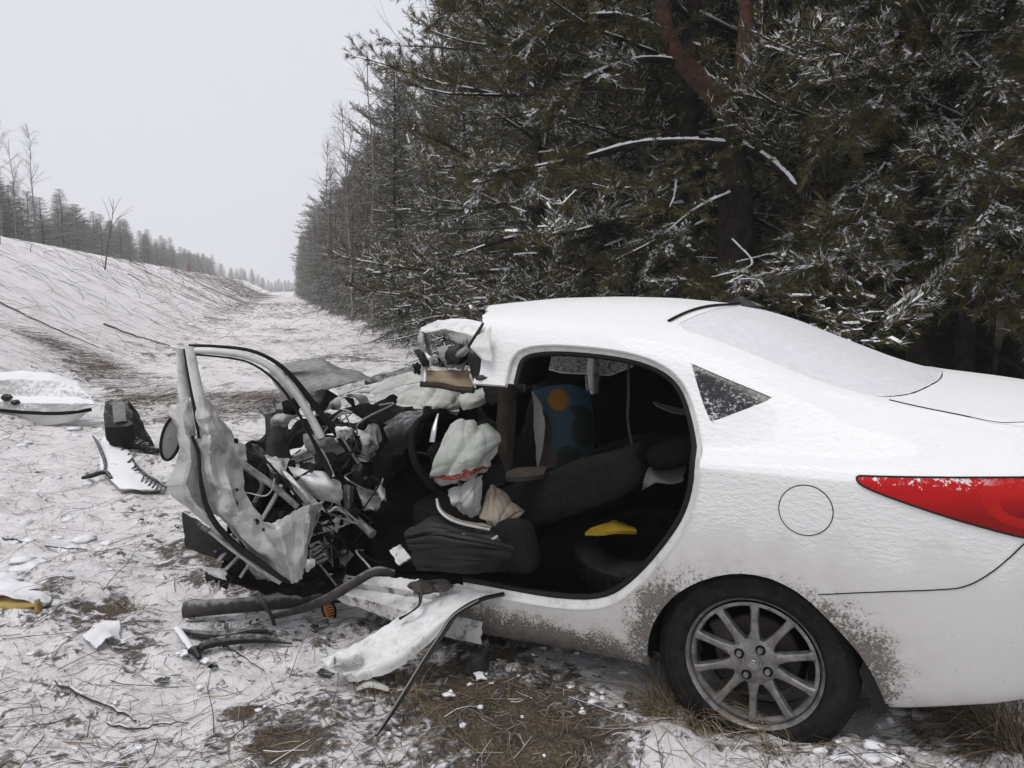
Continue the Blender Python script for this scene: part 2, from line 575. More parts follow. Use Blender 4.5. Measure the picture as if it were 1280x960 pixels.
def snow_strips(p0, p1, wid, rng):
    """ragged snow lying along the top of twigs: shallow three-sided ridges"""
    m = len(p0)
    d = unit(p1 - p0)
    up = np.array([0, 0, 1.0]) - d * d[:, 2:3]; up = unit(up + 1e-6)
    s = np.cross(d, up)
    w_ = wid[:, None]
    j = lambda: rng.uniform(0.5, 1.2, (m, 1))
    a0 = p0 + s * w_ * j(); b0 = p0 - s * w_ * j(); c0 = p0 + up * w_ * 1.1 * j()
    a1 = p1 + s * w_ * 0.65 * j(); b1 = p1 - s * w_ * 0.65 * j(); c1 = p1 + up * w_ * 0.8 * j()
    T = [np.stack(x, 1) for x in ((a0, a1, c1), (a0, c1, c0), (b0, c0, c1), (b0, c1, b1))]
    return np.concatenate(T).reshape(-1, 3)


_OCT = np.array([[1, 0, 0], [-1, 0, 0], [0, 1, 0], [0, -1, 0], [0, 0, 1], [0, 0, -.6]], float)
_OCF = np.array([[0, 2, 4], [2, 1, 4], [1, 3, 4], [3, 0, 4], [2, 0, 5], [1, 2, 5], [3, 1, 5], [0, 3, 5]])


def snow_clumps(pos, dirs, length, k, r0, r1, rng):
    """soft lumps of snow lying along shoots: small uneven eight-sided lumps"""
    m = len(pos)
    t = rng.uniform(.15, 1.0, (m, k))
    c = (pos[:, None] + dirs[:, None] * (t * length[:, None])[..., None] + rng.normal(0, .008, (m, k, 3)) + np.array([0, 0, .006])).reshape(-1, 3)
    d = np.repeat(dirs, k, axis=0); s = unit(np.cross(d, np.array([0, 0, 1.0])) + 1e-6); u = np.cross(s, d)
    r = rng.uniform(r0, r1, (m * k, 1))
    O = _OCT[None] * rng.uniform(.6, 1.35, (m * k, 6, 1))
    V = c[:, None] + (O[..., 0:1] * d[:, None] * 2.0 + O[..., 1:2] * s[:, None] * 1.1 + O[..., 2:3] * u[:, None] * .8) * r[:, None]
    return V[:, _OCF].reshape(-1, 3)


def tubes_np(segs, n=4):
    """segs: list of (p0,p1,r0,r1) -> V,F quads"""
    P0 = np.array([s[0] for s in segs], float); P1 = np.array([s[1] for s in segs], float)
    r0 = np.array([s[2] for s in segs], float)[:, None]; r1 = np.array([s[3] for s in segs], float)[:, None]
    d = unit(P1 - P0)
    ref = np.where(np.abs(d[:, 2:3]) > 0.9, np.array([[1.0, 0, 0]]), np.array([[0, 0, 1.0]]))
    u = unit(np.cross(d, ref)); v = np.cross(d, u)
    V = []
    for k in range(n):
        a = 2 * math.pi * k / n
        V.append(P0 + (u * math.cos(a) + v * math.sin(a)) * r0)
    for k in range(n):
        a = 2 * math.pi * k / n
        V.append(P1 + (u * math.cos(a) + v * math.sin(a)) * r1)
    V = np.stack(V, 1)                                              # m,2n,3
    m = len(segs)
    F = np.array([[k, (k + 1) % n, n + (k + 1) % n, n + k] for k in range(n)])
    Fc = (F[None] + (np.arange(m) * 2 * n)[:, None, None]).reshape(-1, 4)
    return V.reshape(-1, 3), Fc


def join_tubes(lst):
    V = []; Fc = []; b = 0
    for (v, f) in lst:
        V.append(v); Fc.append(f + b); b += len(v)
    return np.concatenate(V), np.concatenate(Fc)


def make_conifer(H, bare_h, spread, kind, seed, n_limb, shoots_per_m=9, nn=26, nl=0.055, wid=0.0028, snow=0.35, trunk_r=0.1, frost=0.25, aim=None):
    """returns (trunk mesh data, crown mesh data)"""
    rng = np.random.default_rng(seed)
    segs = []; thick = []
    nt_ = 10
    bend = rng.normal(0, 0.05, (nt_ + 1, 2)).cumsum(0) * (H / 12)
    tp = np.stack([bend[:, 0], bend[:, 1], np.linspace(-0.2, H, nt_ + 1)], 1)
    tr = trunk_r * (1 - np.linspace(0, 1, nt_ + 1) * 0.9)
    def on_trunk(z):
        return np.array([np.interp(z, tp[:, 2], tp[:, 0]), np.interp(z, tp[:, 2], tp[:, 1]), z])
    sp, sd, sl, ss = [], [], [], []          # shoots
    st0, st1, sw = [], [], []                # snow strips
    az = rng.uniform(0, 6.28)
    for i in range(n_limb):
        f = (i + rng.uniform(0, 1)) / n_limb
        z = bare_h + (H * 0.985 - bare_h) * f ** (0.9 if kind == 'spruce' else 1.0)
        q = (z - bare_h) / (H - bare_h)
        if kind == 'spruce':
            L = spread * (1 - q) ** 0.8 * rng.uniform(0.75, 1.15) + 0.12
            el0 = -0.15 - 0.35 * (1 - q) + rng.normal(0, 0.12) + q * 0.9
            curl = 0.35
        elif kind == 'pine':
            L = spread * (0.35 + 0.9 * math.sin(math.pi * min(1, 0.25 + 0.75 * q)) ** 0.7) * rng.uniform(0.6, 1.2)
            el0 = rng.normal(-0.05, 0.25) + q * 0.7
            curl = 0.35
        az += 2.4 + rng.normal(0, 0.35)
        aa = az if (aim is None or rng.random() > 0.6) else aim + rng.normal(0, 0.8)
        hd = np.array([math.cos(aa), math.sin(aa), 0])
        ns = max(3, int(L / 0.28))
        p = on_trunk(z); el = el0; pts = [p.copy()]
        for s in range(ns):
            el += curl / ns * (1 if s > ns * 0.4 else -0.3) + rng.normal(0, 0.06)
            aa += rng.normal(0, 0.07); hd = np.array([math.cos(aa), math.sin(aa), 0])
            p = p + (hd * math.cos(el) + np.array([0, 0, math.sin(el)])) * (L / ns)
            pts.append(p.copy())
        pts = np.array(pts); r = 0.008 + 0.009 * L
        for s in range(ns):
            segs.append((pts[s], pts[s + 1], r * (1 - s / ns) + 0.004, r * (1 - (s + 1) / ns) + 0.003))
            if rng.random() < snow * 1.3:
                o = np.array([0, 0, r * (1 - s / ns) * 0.8])
                st0.append(pts[s] + o); st1.append(pts[s + 1] + o); sw.append(r * (1 - s / ns) * 0.9 + 0.006)
        branch_snow = rng.random() < snow * 1.4
        nsub = int(L * (5.5 if kind == 'spruce' else 4.2)) + 2
        for k in range(nsub):
            fr = (0.12 if kind == 'spruce' else 0.4) + (0.88 if kind == 'spruce' else 0.6) * (k + rng.random()) / nsub
            fi = fr * ns; s = min(int(fi), ns - 1)
            b = pts[s] + (pts[s + 1] - pts[s]) * (fi - s)
            dv = unit(pts[s + 1] - pts[s]); sidev = unit(np.cross(dv, [0, 0, 1.0])) * (1 if k % 2 else -1)
            sv = unit(dv * rng.uniform(0.5, 1.0) + sidev * rng.uniform(0.5, 1.1) + np.array([0, 0, rng.normal(0.0 if kind == 'spruce' else 0.15, 0.2)]))
            SL = (0.16 + 0.36 * L * (1 - fr) + 0.1 * rng.random()) * (0.9 if kind == 'spruce' else 1.0)
            SL = min(SL, 0.75)
            nss = 3; q0 = b; q_pts = [b]
            for e in range(nss):
                sv = unit(sv + np.array([0, 0, -0.10 if kind == 'spruce' else 0.10]) + rng.normal(0, 0.08, 3))
                q1 = q0 + sv * SL / nss; segs.append((q0, q1, 0.004, 0.003)); q_pts.append(q1); q0 = q1
            q_pts = np.array(q_pts)
            s_here = np.clip((1.0 if branch_snow else 0.25) * rng.uniform(0.3, 1.4) * (0.8 if branch_snow else snow), 0, 0.95)
            m = max(2, int(SL * shoots_per_m)) + 1
            for e in range(m):
                fr2 = (e + rng.random()) / m * 0.98; g = fr2 * nss; gi = min(int(g), nss - 1)
                bb = q_pts[gi] + (q_pts[gi + 1] - q_pts[gi]) * (g - gi)
                dd = unit(unit(q_pts[gi + 1] - q_pts[gi]) + rng.normal(0, 0.55, 3) * np.array([1, 1, 0.55]))
                ll = rng.uniform(0.09, 0.19) if kind == 'pine' else rng.uniform(0.08, 0.16)
                sp.append(bb); sd.append(dd); sl.append(ll); ss.append(s_here)
                if rng.random() < s_here * 0.25:
                    st0.append(bb + np.array([0, 0, 0.008])); st1.append(bb + dd * ll * rng.uniform(0.6, 0.95) + np.array([0, 0, 0.008])); sw.append(rng.uniform(0.009, 0.019))
    V, mi = needles(np.array(sp), np.array(sd), np.array(sl), nn, nl, wid, rng, 0.75 if kind == 'pine' else 1.0, np.array(ss), frost)
    ssn = np.array(ss); pick_ = rng.random(len(ssn)) < ssn * .8
    if pick_.any():
        S = snow_clumps(np.array(sp)[pick_], np.array(sd)[pick_], np.array(sl)[pick_], 2, .006, .014, rng); V = np.concatenate([V, S]); mi = np.concatenate([mi, np.full(len(S) // 3, 3)])
    if len(st0):
        S = snow_strips(np.array(st0), np.array(st1), np.array(sw), rng)
        V = np.concatenate([V, S]); mi = np.concatenate([mi, np.full(len(S) // 3, 3)])
    crown = (V, np.arange(len(V)).reshape(-1, 3), mi)
    tseg = [(tp[i], tp[i + 1], tr[i], tr[i + 1]) for i in range(nt_)]
    return join_tubes([tubes_np(tseg, 10)]), tubes_np(segs, 3), crown


def tree_meshes(name, *a, bark=None, **k):
    tr, limbs, cr = make_conifer(*a, **k)
    return (np_mesh("trunk", tr[0], tr[1], [bark or M_bark], smooth=True),
            np_mesh("limbs", limbs[0], limbs[1], [M_bark]),
            np_mesh("crown", cr[0], cr[1], [M_needle, M_needle2, M_frost, M_fsnow], cr[2]))


def plant(name, meshes, x, y, rz, s, label, group, cat='tree', lean=0.0, wide=1.0):
    o = empty(name, (x, y, gh(x, y) - 0.05), rz, label, cat, group)
    o.rotation_euler = (lean, 0, rz)
    o.scale = (s * wide, s * wide, s)
    for me in meshes:
        c = bpy.data.objects.new(me.name.split('.')[0], me); COL.objects.link(c); c.parent = o
    return o


PINE_LOW = [tree_meshes("pine", 9.0, 0.9, 2.3, 'pine', 61, 78, trunk_r=0.10, nl=0.080, wid=0.0030, snow=0.30, shoots_per_m=15, nn=34, frost=0.04),
            tree_meshes("pine", 8.0, 0.7, 2.1, 'pine', 62, 74, trunk_r=0.09, nl=0.080, wid=0.0030, snow=0.38, shoots_per_m=15, nn=34, frost=0.04)]
PINE = [tree_meshes("pine", 11.5, 2.2, 2.6, 'pine', 21, 84, trunk_r=0.15, nl=0.085, wid=0.0042, snow=0.26, shoots_per_m=13, nn=26, frost=0.10),
        tree_meshes("pine", 12.5, 1.9, 2.9, 'pine', 22, 88, trunk_r=0.16, nl=0.085, wid=0.0042, snow=0.22, shoots_per_m=13, nn=26, frost=0.10)]
SPRUCE = [tree_meshes("spruce", 9.5, 0.25, 1.9, 'spruce', 31, 150, trunk_r=0.10, snow=0.20, shoots_per_m=10, nn=18, nl=0.055, wid=0.0045, frost=.36),
          tree_meshes("spruce", 11.0, 0.4, 2.0, 'spruce', 32, 160, trunk_r=0.11, snow=0.26, shoots_per_m=10, nn=18, nl=0.055, wid=0.0045, frost=.32)]
SAPLING = [tree_meshes("spruce", 2.6, 0.1, 1.0, 'spruce', 41, 34, trunk_r=0.03, snow=0.5, shoots_per_m=10, nn=20, nl=0.045, wid=0.003)]


def make_birch(H, seed, n):
    rng = np.random.default_rng(seed)
    segs = []
    tp = np.stack([rng.normal(0, 0.06, 11).cumsum(), rng.normal(0, 0.06, 11).cumsum(), np.linspace(-0.2, H, 11)], 1)
    main = [(tp[i], tp[i + 1], 0.055 * (1 - i / 11) + 0.006, 0.055 * (1 - (i + 1) / 11) + 0.006) for i in range(10)]
    for i in range(n):
        z = H * (0.2 + 0.78 * rng.random()); p = np.array([np.interp(z, tp[:, 2], tp[:, 0]), np.interp(z, tp[:, 2], tp[:, 1]), z])
        a = rng.uniform(0, 6.28); el = rng.uniform(0.6, 1.2); L = (1 - z / H) * 2.2 + 0.5
        d = np.array([math.cos(a) * math.cos(el), math.sin(a) * math.cos(el), math.sin(el)])
        for s in range(5):
            q = p + d * L / 5; segs.append((p, q, 0.012 * (1 - s / 5) + 0.003, 0.012 * (1 - (s + 1) / 5) + 0.003))
            for e in range(3):
                dd = unit(d + rng.normal(0, 0.5, 3)); l = rng.uniform(0.25, 0.7)
                k = p + (q - p) * rng.random(); k1 = k + dd * l * 0.5; k2 = k1 + unit(dd + rng.normal(0, 0.2, 3) + np.array([0, 0, -0.15])) * l * 0.5
                segs.append((k, k1, 0.004, 0.003)); segs.append((k1, k2, 0.003, 0.002))
            d = unit(d + rng.normal(0, 0.12, 3)); p = q
    tv = tubes_np(main, 8); lv = tubes_np(segs, 3)
    return (np_mesh("trunk", tv[0], tv[1], [M_birch], smooth=True), np_mesh("twigs", lv[0], lv[1], [M_twig]))


BIRCH = [make_birch(10.5, 51, 34), make_birch(8.5, 52, 26)]


M_straw = simple('dead_grass', (0.19, 0.135, 0.072), 0.9, 0.35, 6)
M_stem = simple('dark_stems', (0.040, 0.030, 0.025), 0.9, 0.35, 6)
M_pale = simple('frosted_stems', (0.34, 0.31, 0.29), 0.9, 0.25, 6)


def ab(a, b):
    """a metres along the valley, b metres to the right of it"""
    return a * VA[0] - b * VL[0], a * VA[1] - b * VL[1]


rt = random.Random(5)
GR_PINE = "snow-dusted pines in the dark wood behind the car"
GR_EDGE = "snow-dusted spruces along the right edge of the clearing"
GR_FAR = "pines on the crest of the snowy bank far left"
# the wood behind the car: pines with bare lower trunks
n_pine = 0
for (a, b0, b1, step) in [(0, 4.6, 0, 0)]: pass
a = -1.5
while a < 26:
    for b in (5.0, 7.4, 9.8, 12.5, 15.5):
        bb = b + rt.uniform(-0.7, 0.8); a2 = a + rt.uniform(-0.8, 0.8)
        if b < 6 and a2 > 15: continue
        x, y = ab(a2, bb)
        if math.hypot(x, y) < 9.0 or y < 2.0: continue
        far = b > 6
        plant("pine_tree", PINE[n_pine % 2], x, y, rt.uniform(0, 6.28), rt.uniform(0.85, 1.12),
              "tall snow-dusted pine standing deep in the dark wood behind the white car" if far else "tall snow-dusted pine at the front of the wood behind the white car",
              GR_PINE + (", deeper rows" if far else ", front row"), lean=rt.uniform(-0.04, 0.04))
        n_pine += 1
    a += 2.5
def pxy(px, d): return (px - 640) / F_PX * d, d
for j, (px, d, k, s, lab_) in enumerate([(1195, 6.8, 0, .95, "snow-laden pine with olive needles standing right behind the boot of the white car"),
                                         (1400, 6.2, 1, 1.0, "snow-laden pine at the right edge of the photo"),
                                         (690, 9.8, 1, .9, "snowy young pine behind the torn front edge of the car roof"),
                                         (780, 10.2, 0, 1.1, "snowy young pine behind the middle of the car roof")]):
    x, y = pxy(px, d)
    plant("pine_tree", PINE_LOW[k], x, y, 1.3 + j * 2.1, s, lab_, None)


def boughs(lines, rng, dens=16, spread=.30, snow=.5, nn=44, nl=.08, wid=.0023, start=.25, droop=-.1):
    """twigs, needles and snow along given limbs: (points, radius)"""
    segs = []; sp, sd, sl, ss = [], [], [], []; s0, s1, sw = [], [], []
    for (pts, r, st_, den) in lines:
        P = np.array([tuple(p) for p in curve(pts, 26)]); L = np.linalg.norm(np.diff(P, axis=0), axis=1).sum()
        for i in range(25):
            f = 1 - .75 * i / 25
            segs.append((P[i], P[i + 1], r * f, r * (1 - .75 * (i + 1) / 25)))
            sn_ = mn.noise((P[i][0] * 2.5, P[i][1] * 2.5, P[i][2] * 2.5))
            if sn_ > -.28:
                o = np.array([0, 0, r * f * .75]); s0.append(P[i] + o); s1.append(P[i + 1] + o + (P[i + 1] - P[i]) * .15); sw.append(r * f * (.7 + .5 * sn_) + .004)
        for k in range(int(L * dens * den)):
            f = st_ + (1 - st_) * rng.random() ** .8; i = min(int(f * 25), 24); b_ = P[i] + (P[i + 1] - P[i]) * rng.random()
            dv = unit(P[i + 1] - P[i]); sv = unit(np.cross(dv, [0, 0, 1.0])) * rng.choice([-1, 1])
            d_ = unit(dv * rng.uniform(.3, 1) + sv * rng.uniform(.3, 1.1) + np.array([0, 0, rng.normal(droop, .3)]))
            TL = spread * rng.uniform(.5, 1.4); q0 = b_
            loaded = rng.random() < snow
            for e_ in range(3):
                d_ = unit(d_ + rng.normal(0, .12, 3) + np.array([0, 0, -.04])); q1 = q0 + d_ * TL / 3
                segs.append((q0, q1, .004, .003))
                for g in range(3):
                    sp.append(q0 + (q1 - q0) * rng.random()); sd.append(unit(d_ + rng.normal(0, .45, 3) * np.array([1, 1, .6]))); sl.append(rng.uniform(.08, .17)); ss.append(.75 if loaded else .06)
                    if loaded and rng.random() < .18:
                        s0.append(sp[-1] + np.array([0, 0, .008])); s1.append(sp[-1] + sd[-1] * sl[-1] * .9 + np.array([0, 0, .008])); sw.append(rng.uniform(.006, .014))
                q0 = q1
    V, mi = needles(np.array(sp), np.array(sd), np.array(sl), nn, nl, wid, rng, .7, np.array(ss), .04)
    ssn = np.array(ss) > .3
    if ssn.any():
        S = snow_clumps(np.array(sp)[ssn], np.array(sd)[ssn], np.array(sl)[ssn], 5, .005, .014, rng); V = np.concatenate([V, S]); mi = np.concatenate([mi, np.full(len(S) // 3, 3)])
    if s0:
        S = snow_strips(np.array(s0), np.array(s1), np.array(sw), rng); V = np.concatenate([V, S]); mi = np.concatenate([mi, np.full(len(S) // 3, 3)])
    return tubes_np(segs, 4), (V, np.arange(len(V)).reshape(-1, 3), mi)


def custom_pine(px, d, trunks, limbs, label, seed, **kw):
    x, y = pxy(px, d); z = gh(x, y) - .05; o = empty("pine_tree", (x, y, z), 0, label, "tree"); q = Vector((x, y, z))
    for (pts, r0, r1, m_) in trunks:
        P = curve([p - q for p in pts], 24)
        MB().tube([p + Vector((mn.noise((i * .6, seed, 1)), mn.noise((i * .6, seed, 4)), 0)) * .012 for i, p in enumerate(P)], [r0 + (r1 - r0) * i / 23 for i in range(24)], 12).build("trunk", m_, o)
    tb, cr = boughs([([p - q for p in pts], r, st_, den) for (pts, r, st_, den) in limbs], np.random.default_rng(seed), **kw)
    for nm, me in (("limbs", np_mesh("limbs", tb[0], tb[1], [M_bark])), ("crown", np_mesh("crown", cr[0], cr[1], [M_needle, M_needle2, M_frost, M_fsnow], cr[2]))):
        c = bpy.data.objects.new(nm, me); COL.objects.link(c); c.parent = o
    return o


custom_pine(922, 7.3, [([Vector((*pxy(922, 7.3), -.1)), at(920, 330, 7.35), at(918, 230, 7.3), at(914, 132, 7.3)], .185, .15, M_bark),
                       ([at(912, 146, 7.3), at(895, 120, 7.25), at(862, 88, 7.2), at(835, 45, 7.2), at(822, -40, 7.3), at(815, -160, 7.4)], .115, .05, M_bark_red),
                       ([at(915, 140, 7.3), at(926, 105, 7.35), at(932, 60, 7.4), at(934, -20, 7.5), at(940, -190, 7.6)], .125, .05, M_bark_red)],
            [([at(905, 182, 7.2), at(850, 178, 7.0), at(790, 182, 6.9), at(720, 200, 6.8), at(640, 214, 6.8), at(600, 212, 6.9)], .042, .45, 1.3),
             ([at(925, 180, 7.2), at(960, 200, 6.9), at(985, 222, 6.7), at(1010, 252, 6.5), at(1042, 268, 6.4), at(1090, 270, 6.3), at(1150, 258, 6.2)], .040, .5, 1.2),
             ([at(850, 78, 7.2), at(800, 75, 7.0), at(740, 95, 6.8), at(690, 130, 6.8)], .035, .3, 1.4),
             ([at(830, 40, 7.2), at(770, 20, 7.0), at(700, 30, 6.8), at(640, 60, 6.8)], .035, .2, 1.5),
             ([at(935, 60, 7.4), at(1000, 40, 7.1), at(1060, 60, 6.8), at(1110, 100, 6.6)], .035, .25, 1.5),
             ([at(935, -20, 7.4), at(1010, -30, 7.0), at(1090, 0, 6.6), at(1160, 40, 6.4)], .035, .2, 1.5),
             ([at(822, -30, 7.3), at(740, -60, 7.0), at(650, -40, 6.8), at(560, 0, 6.8)], .035, .2, 1.5),
             ([at(918, 240, 7.2), at(870, 262, 7.0), at(820, 300, 6.9), at(760, 330, 6.9)], .022, .35, .8),
             ([at(920, 330, 7.2), at(975, 318, 6.9), at(1030, 322, 6.7), at(1075, 315, 6.6)], .018, .3, 1.0),
             ([at(915, 300, 7.2), at(940, 330, 6.8), at(900, 345, 6.6), at(850, 352, 6.6)], .015, .3, 1.2)],
            "big pine with a forked red-barked trunk behind the car roof", 301, snow=.34)
custom_pine(1157, 6.9, [([Vector((*pxy(1157, 6.9), -.1)), at(1156, 350, 6.9), at(1152, 200, 7.0), at(1160, 0, 7.2), at(1165, -200, 7.4)], .115, .06, M_bark)],
            [([at(1153, 150, 6.9), at(1120, 118, 6.5), at(1085, 130, 6.2), at(1045, 168, 6.0)], .026, .3, 2.2),
             ([at(1155, 215, 6.9), at(1190, 210, 6.3), at(1215, 236, 5.8), at(1245, 258, 5.6), at(1300, 272, 5.5)], .040, .5, 1.2),
             ([at(1155, 160, 6.9), at(1180, 150, 6.3), at(1210, 180, 5.8), at(1225, 210, 5.6)], .022, .3, 2.0),
             ([at(1150, 180, 6.9), at(1120, 190, 6.4), at(1090, 230, 6.1), at(1075, 280, 6.0)], .020, .3, 1.6),
             ([at(1158, 80, 7.0), at(1190, 60, 6.5), at(1230, 90, 6.0), at(1270, 130, 5.8)], .026, .2, 2.2),
             ([at(1158, 20, 7.1), at(1120, 0, 6.7), at(1080, 20, 6.4), at(1030, 50, 6.3)], .026, .2, 2.0),
             ([at(1160, -40, 7.1), at(1200, -40, 6.6), at(1250, -10, 6.2), at(1290, 40, 6.0)], .026, .2, 2.0),
             ([at(1156, 290, 6.8), at(1190, 300, 6.2), at(1230, 340, 5.8), at(1275, 380, 5.6)], .022, .2, 2.2),
             ([at(1156, 250, 6.8), at(1200, 260, 6.2), at(1250, 300, 5.7), at(1300, 330, 5.5)], .022, .2, 2.2),
             ([at(1156, 330, 6.8), at(1120, 330, 6.3), at(1080, 322, 6.1), at(1010, 335, 6.1)], .016, .3, 1.4)],
            "dark-trunked pine with heavily snowed boughs behind the boot of the car", 302, snow=.5)
for j, (px, d, s) in enumerate([(868, 8.2, .9), (1043, 8.8, .85), (1066, 8.6, 1.0), (1090, 8.9, .8), (1020, 10.5, .8), (975, 10.0, .8), (1190, 8.6, .9), (1225, 9.4, .8), (1262, 8.4, .9), (1130, 9.6, .8), (1290, 9.6, .8)]):
    x, y = pxy(px, d)
    plant("pine_tree", PINE[j % 2], x, y, j * 1.9, s, ["dark slim pine trunk just left of the forked red-barked pine"][0] if j == 0 else "slim dark pine trunk standing among others behind the rear window of the car", None if j == 0 else "slim pine trunks behind the rear window")
# the edge of the clearing to the far end
a = 9.0; i = 0
while a < 150:
    for row in (0, 1):
        b = (3.8 + rt.uniform(-0.75, 0.7)) if row == 0 else (6.3 + rt.uniform(-0.6, 0.8))
        x, y = ab(a + rt.uniform(-0.4, 0.4), b + (0.4 if a < 14 else 0))
        kind = SPRUCE[i % 2] if (row == 0 or i % 3) else PINE[i % 2]
        plant("spruce_tree" if kind in SPRUCE else "pine_tree", kind, x, y, rt.uniform(0, 6.28), rt.uniform(0.8, 1.12) * (1.0 if row else rt.uniform(.55, 1.0)) * (.84 if a < 36 else .95 if a < 60 else 1),
              "snowy conifer in the long row along the right edge of the clearing", GR_EDGE, lean=rt.uniform(-0.03, 0.03))
        i += 1
    a += 1.9 if a < 50 else 3.2
for j, (a, b) in enumerate([(21, 4.4), (25.5, 3.0), (29, 3.9), (34, 2.9), (40, 3.4), (26.5, 4.6), (46, 2.8)]):
    x, y = ab(a, b)
    plant("birch_tree", BIRCH[j % 2], x, y, rt.uniform(0, 6.28), rt.uniform(0.9, 1.25), "bare thin birch standing among the spruces at the edge of the clearing", "bare birches at the edge of the clearing")
for j, (a, b, s) in enumerate([(9.3, 3.4, 0.8), (10.6, 2.9, 0.7), (12.0, 3.2, 0.9), (8.3, 3.9, 0.75), (7.4, 4.3, 0.7), (14, 2.9, 0.9), (16.5, 3.0, 1.0), (6.3, 4.6, 0.6), (19, 3.0, 1.0)]):
    x, y = ab(a, b)
    plant("spruce_sapling", SAPLING[0], x, y, rt.uniform(0, 6.28), s, "low snow-laden young spruce at the foot of the wood beyond the car roof", "young spruces at the foot of the wood")
# pines on the crest beyond the embankment
for a in np.arange(40, 280, 2.2):
    for L in (18.5, 21.5, 26):
        if L > 19 and rt.random() < (.4 if a < 140 else .6): continue
        if L < 19 and a > 140 and rt.random() < .4: continue
        x, y = ab(a + rt.uniform(-2, 2), -(L + rt.uniform(-1.5, 3)))
        kd = rt.randrange(2) if L < 20 else rt.randrange(3)
        plant("spruce_tree" if kd < 2 else "pine_tree", (SPRUCE + PINE)[kd], x, y, rt.uniform(0, 6.28), (rt.uniform(0.50, 0.64) if L < 20 else rt.uniform(.6, .82)) * (1 if kd < 2 else .8), "hazy grey conifer in the row along the crest of the snowy bank", GR_FAR, wide=1.7)
for j, (a, b) in enumerate([(58, -17), (63, -17.5), (70, -18)]):
    x, y = ab(a, b)
    plant("birch_tree", BIRCH[j % 2], x, y, j, 1.0, "bare birch rising above the hazy pines at the left edge of the photo", "bare birches on the far left crest")
# trees that close the far end of the clearing
for k in range(26):
    x, y = ab(240 + rt.uniform(-10, 30), -14 + k * 1.0)
    plant("spruce_tree", SPRUCE[k % 2], x, y, k, rt.uniform(0.25, 0.42), "faint conifer closing the far end of the clearing", "faint conifers at the far end of the clearing", wide=2.2)
# ------------------------------------------------------------------ the wrecked car
CAR_TH = R_(28.0)
CAR_O = Vector((1.095, 3.076, 0.0))
_cf = Vector((-math.cos(CAR_TH), math.sin(CAR_TH), 0)); _cl = Vector((-math.sin(CAR_TH), -math.cos(CAR_TH), 0))
car = empty("wrecked_car", CAR_O, math.pi - CAR_TH, "white sedan with its whole front torn away standing in the snow", "car")


def lc(p):
    """place -> car's own axes (x forward, y to its left, z up)"""
    d = Vector(p) - CAR_O
    return Vector((d.dot(_cf), d.dot(_cl), d.z))


def wc(p):
    return CAR_O + _cf * p[0] + _cl * p[1] + Vector((0, 0, p[2]))


def cat_(px, py, d): return lc(at(px, py, d))


def cony(px, py, y):
    """point on the car's own lengthwise plane y seen at a pixel"""
    o = lc((0, 0, CAM_Z)); e = lc(at(px, py, 1.0)) - o
    t = (y - o.y) / e.y
    return o + e * t


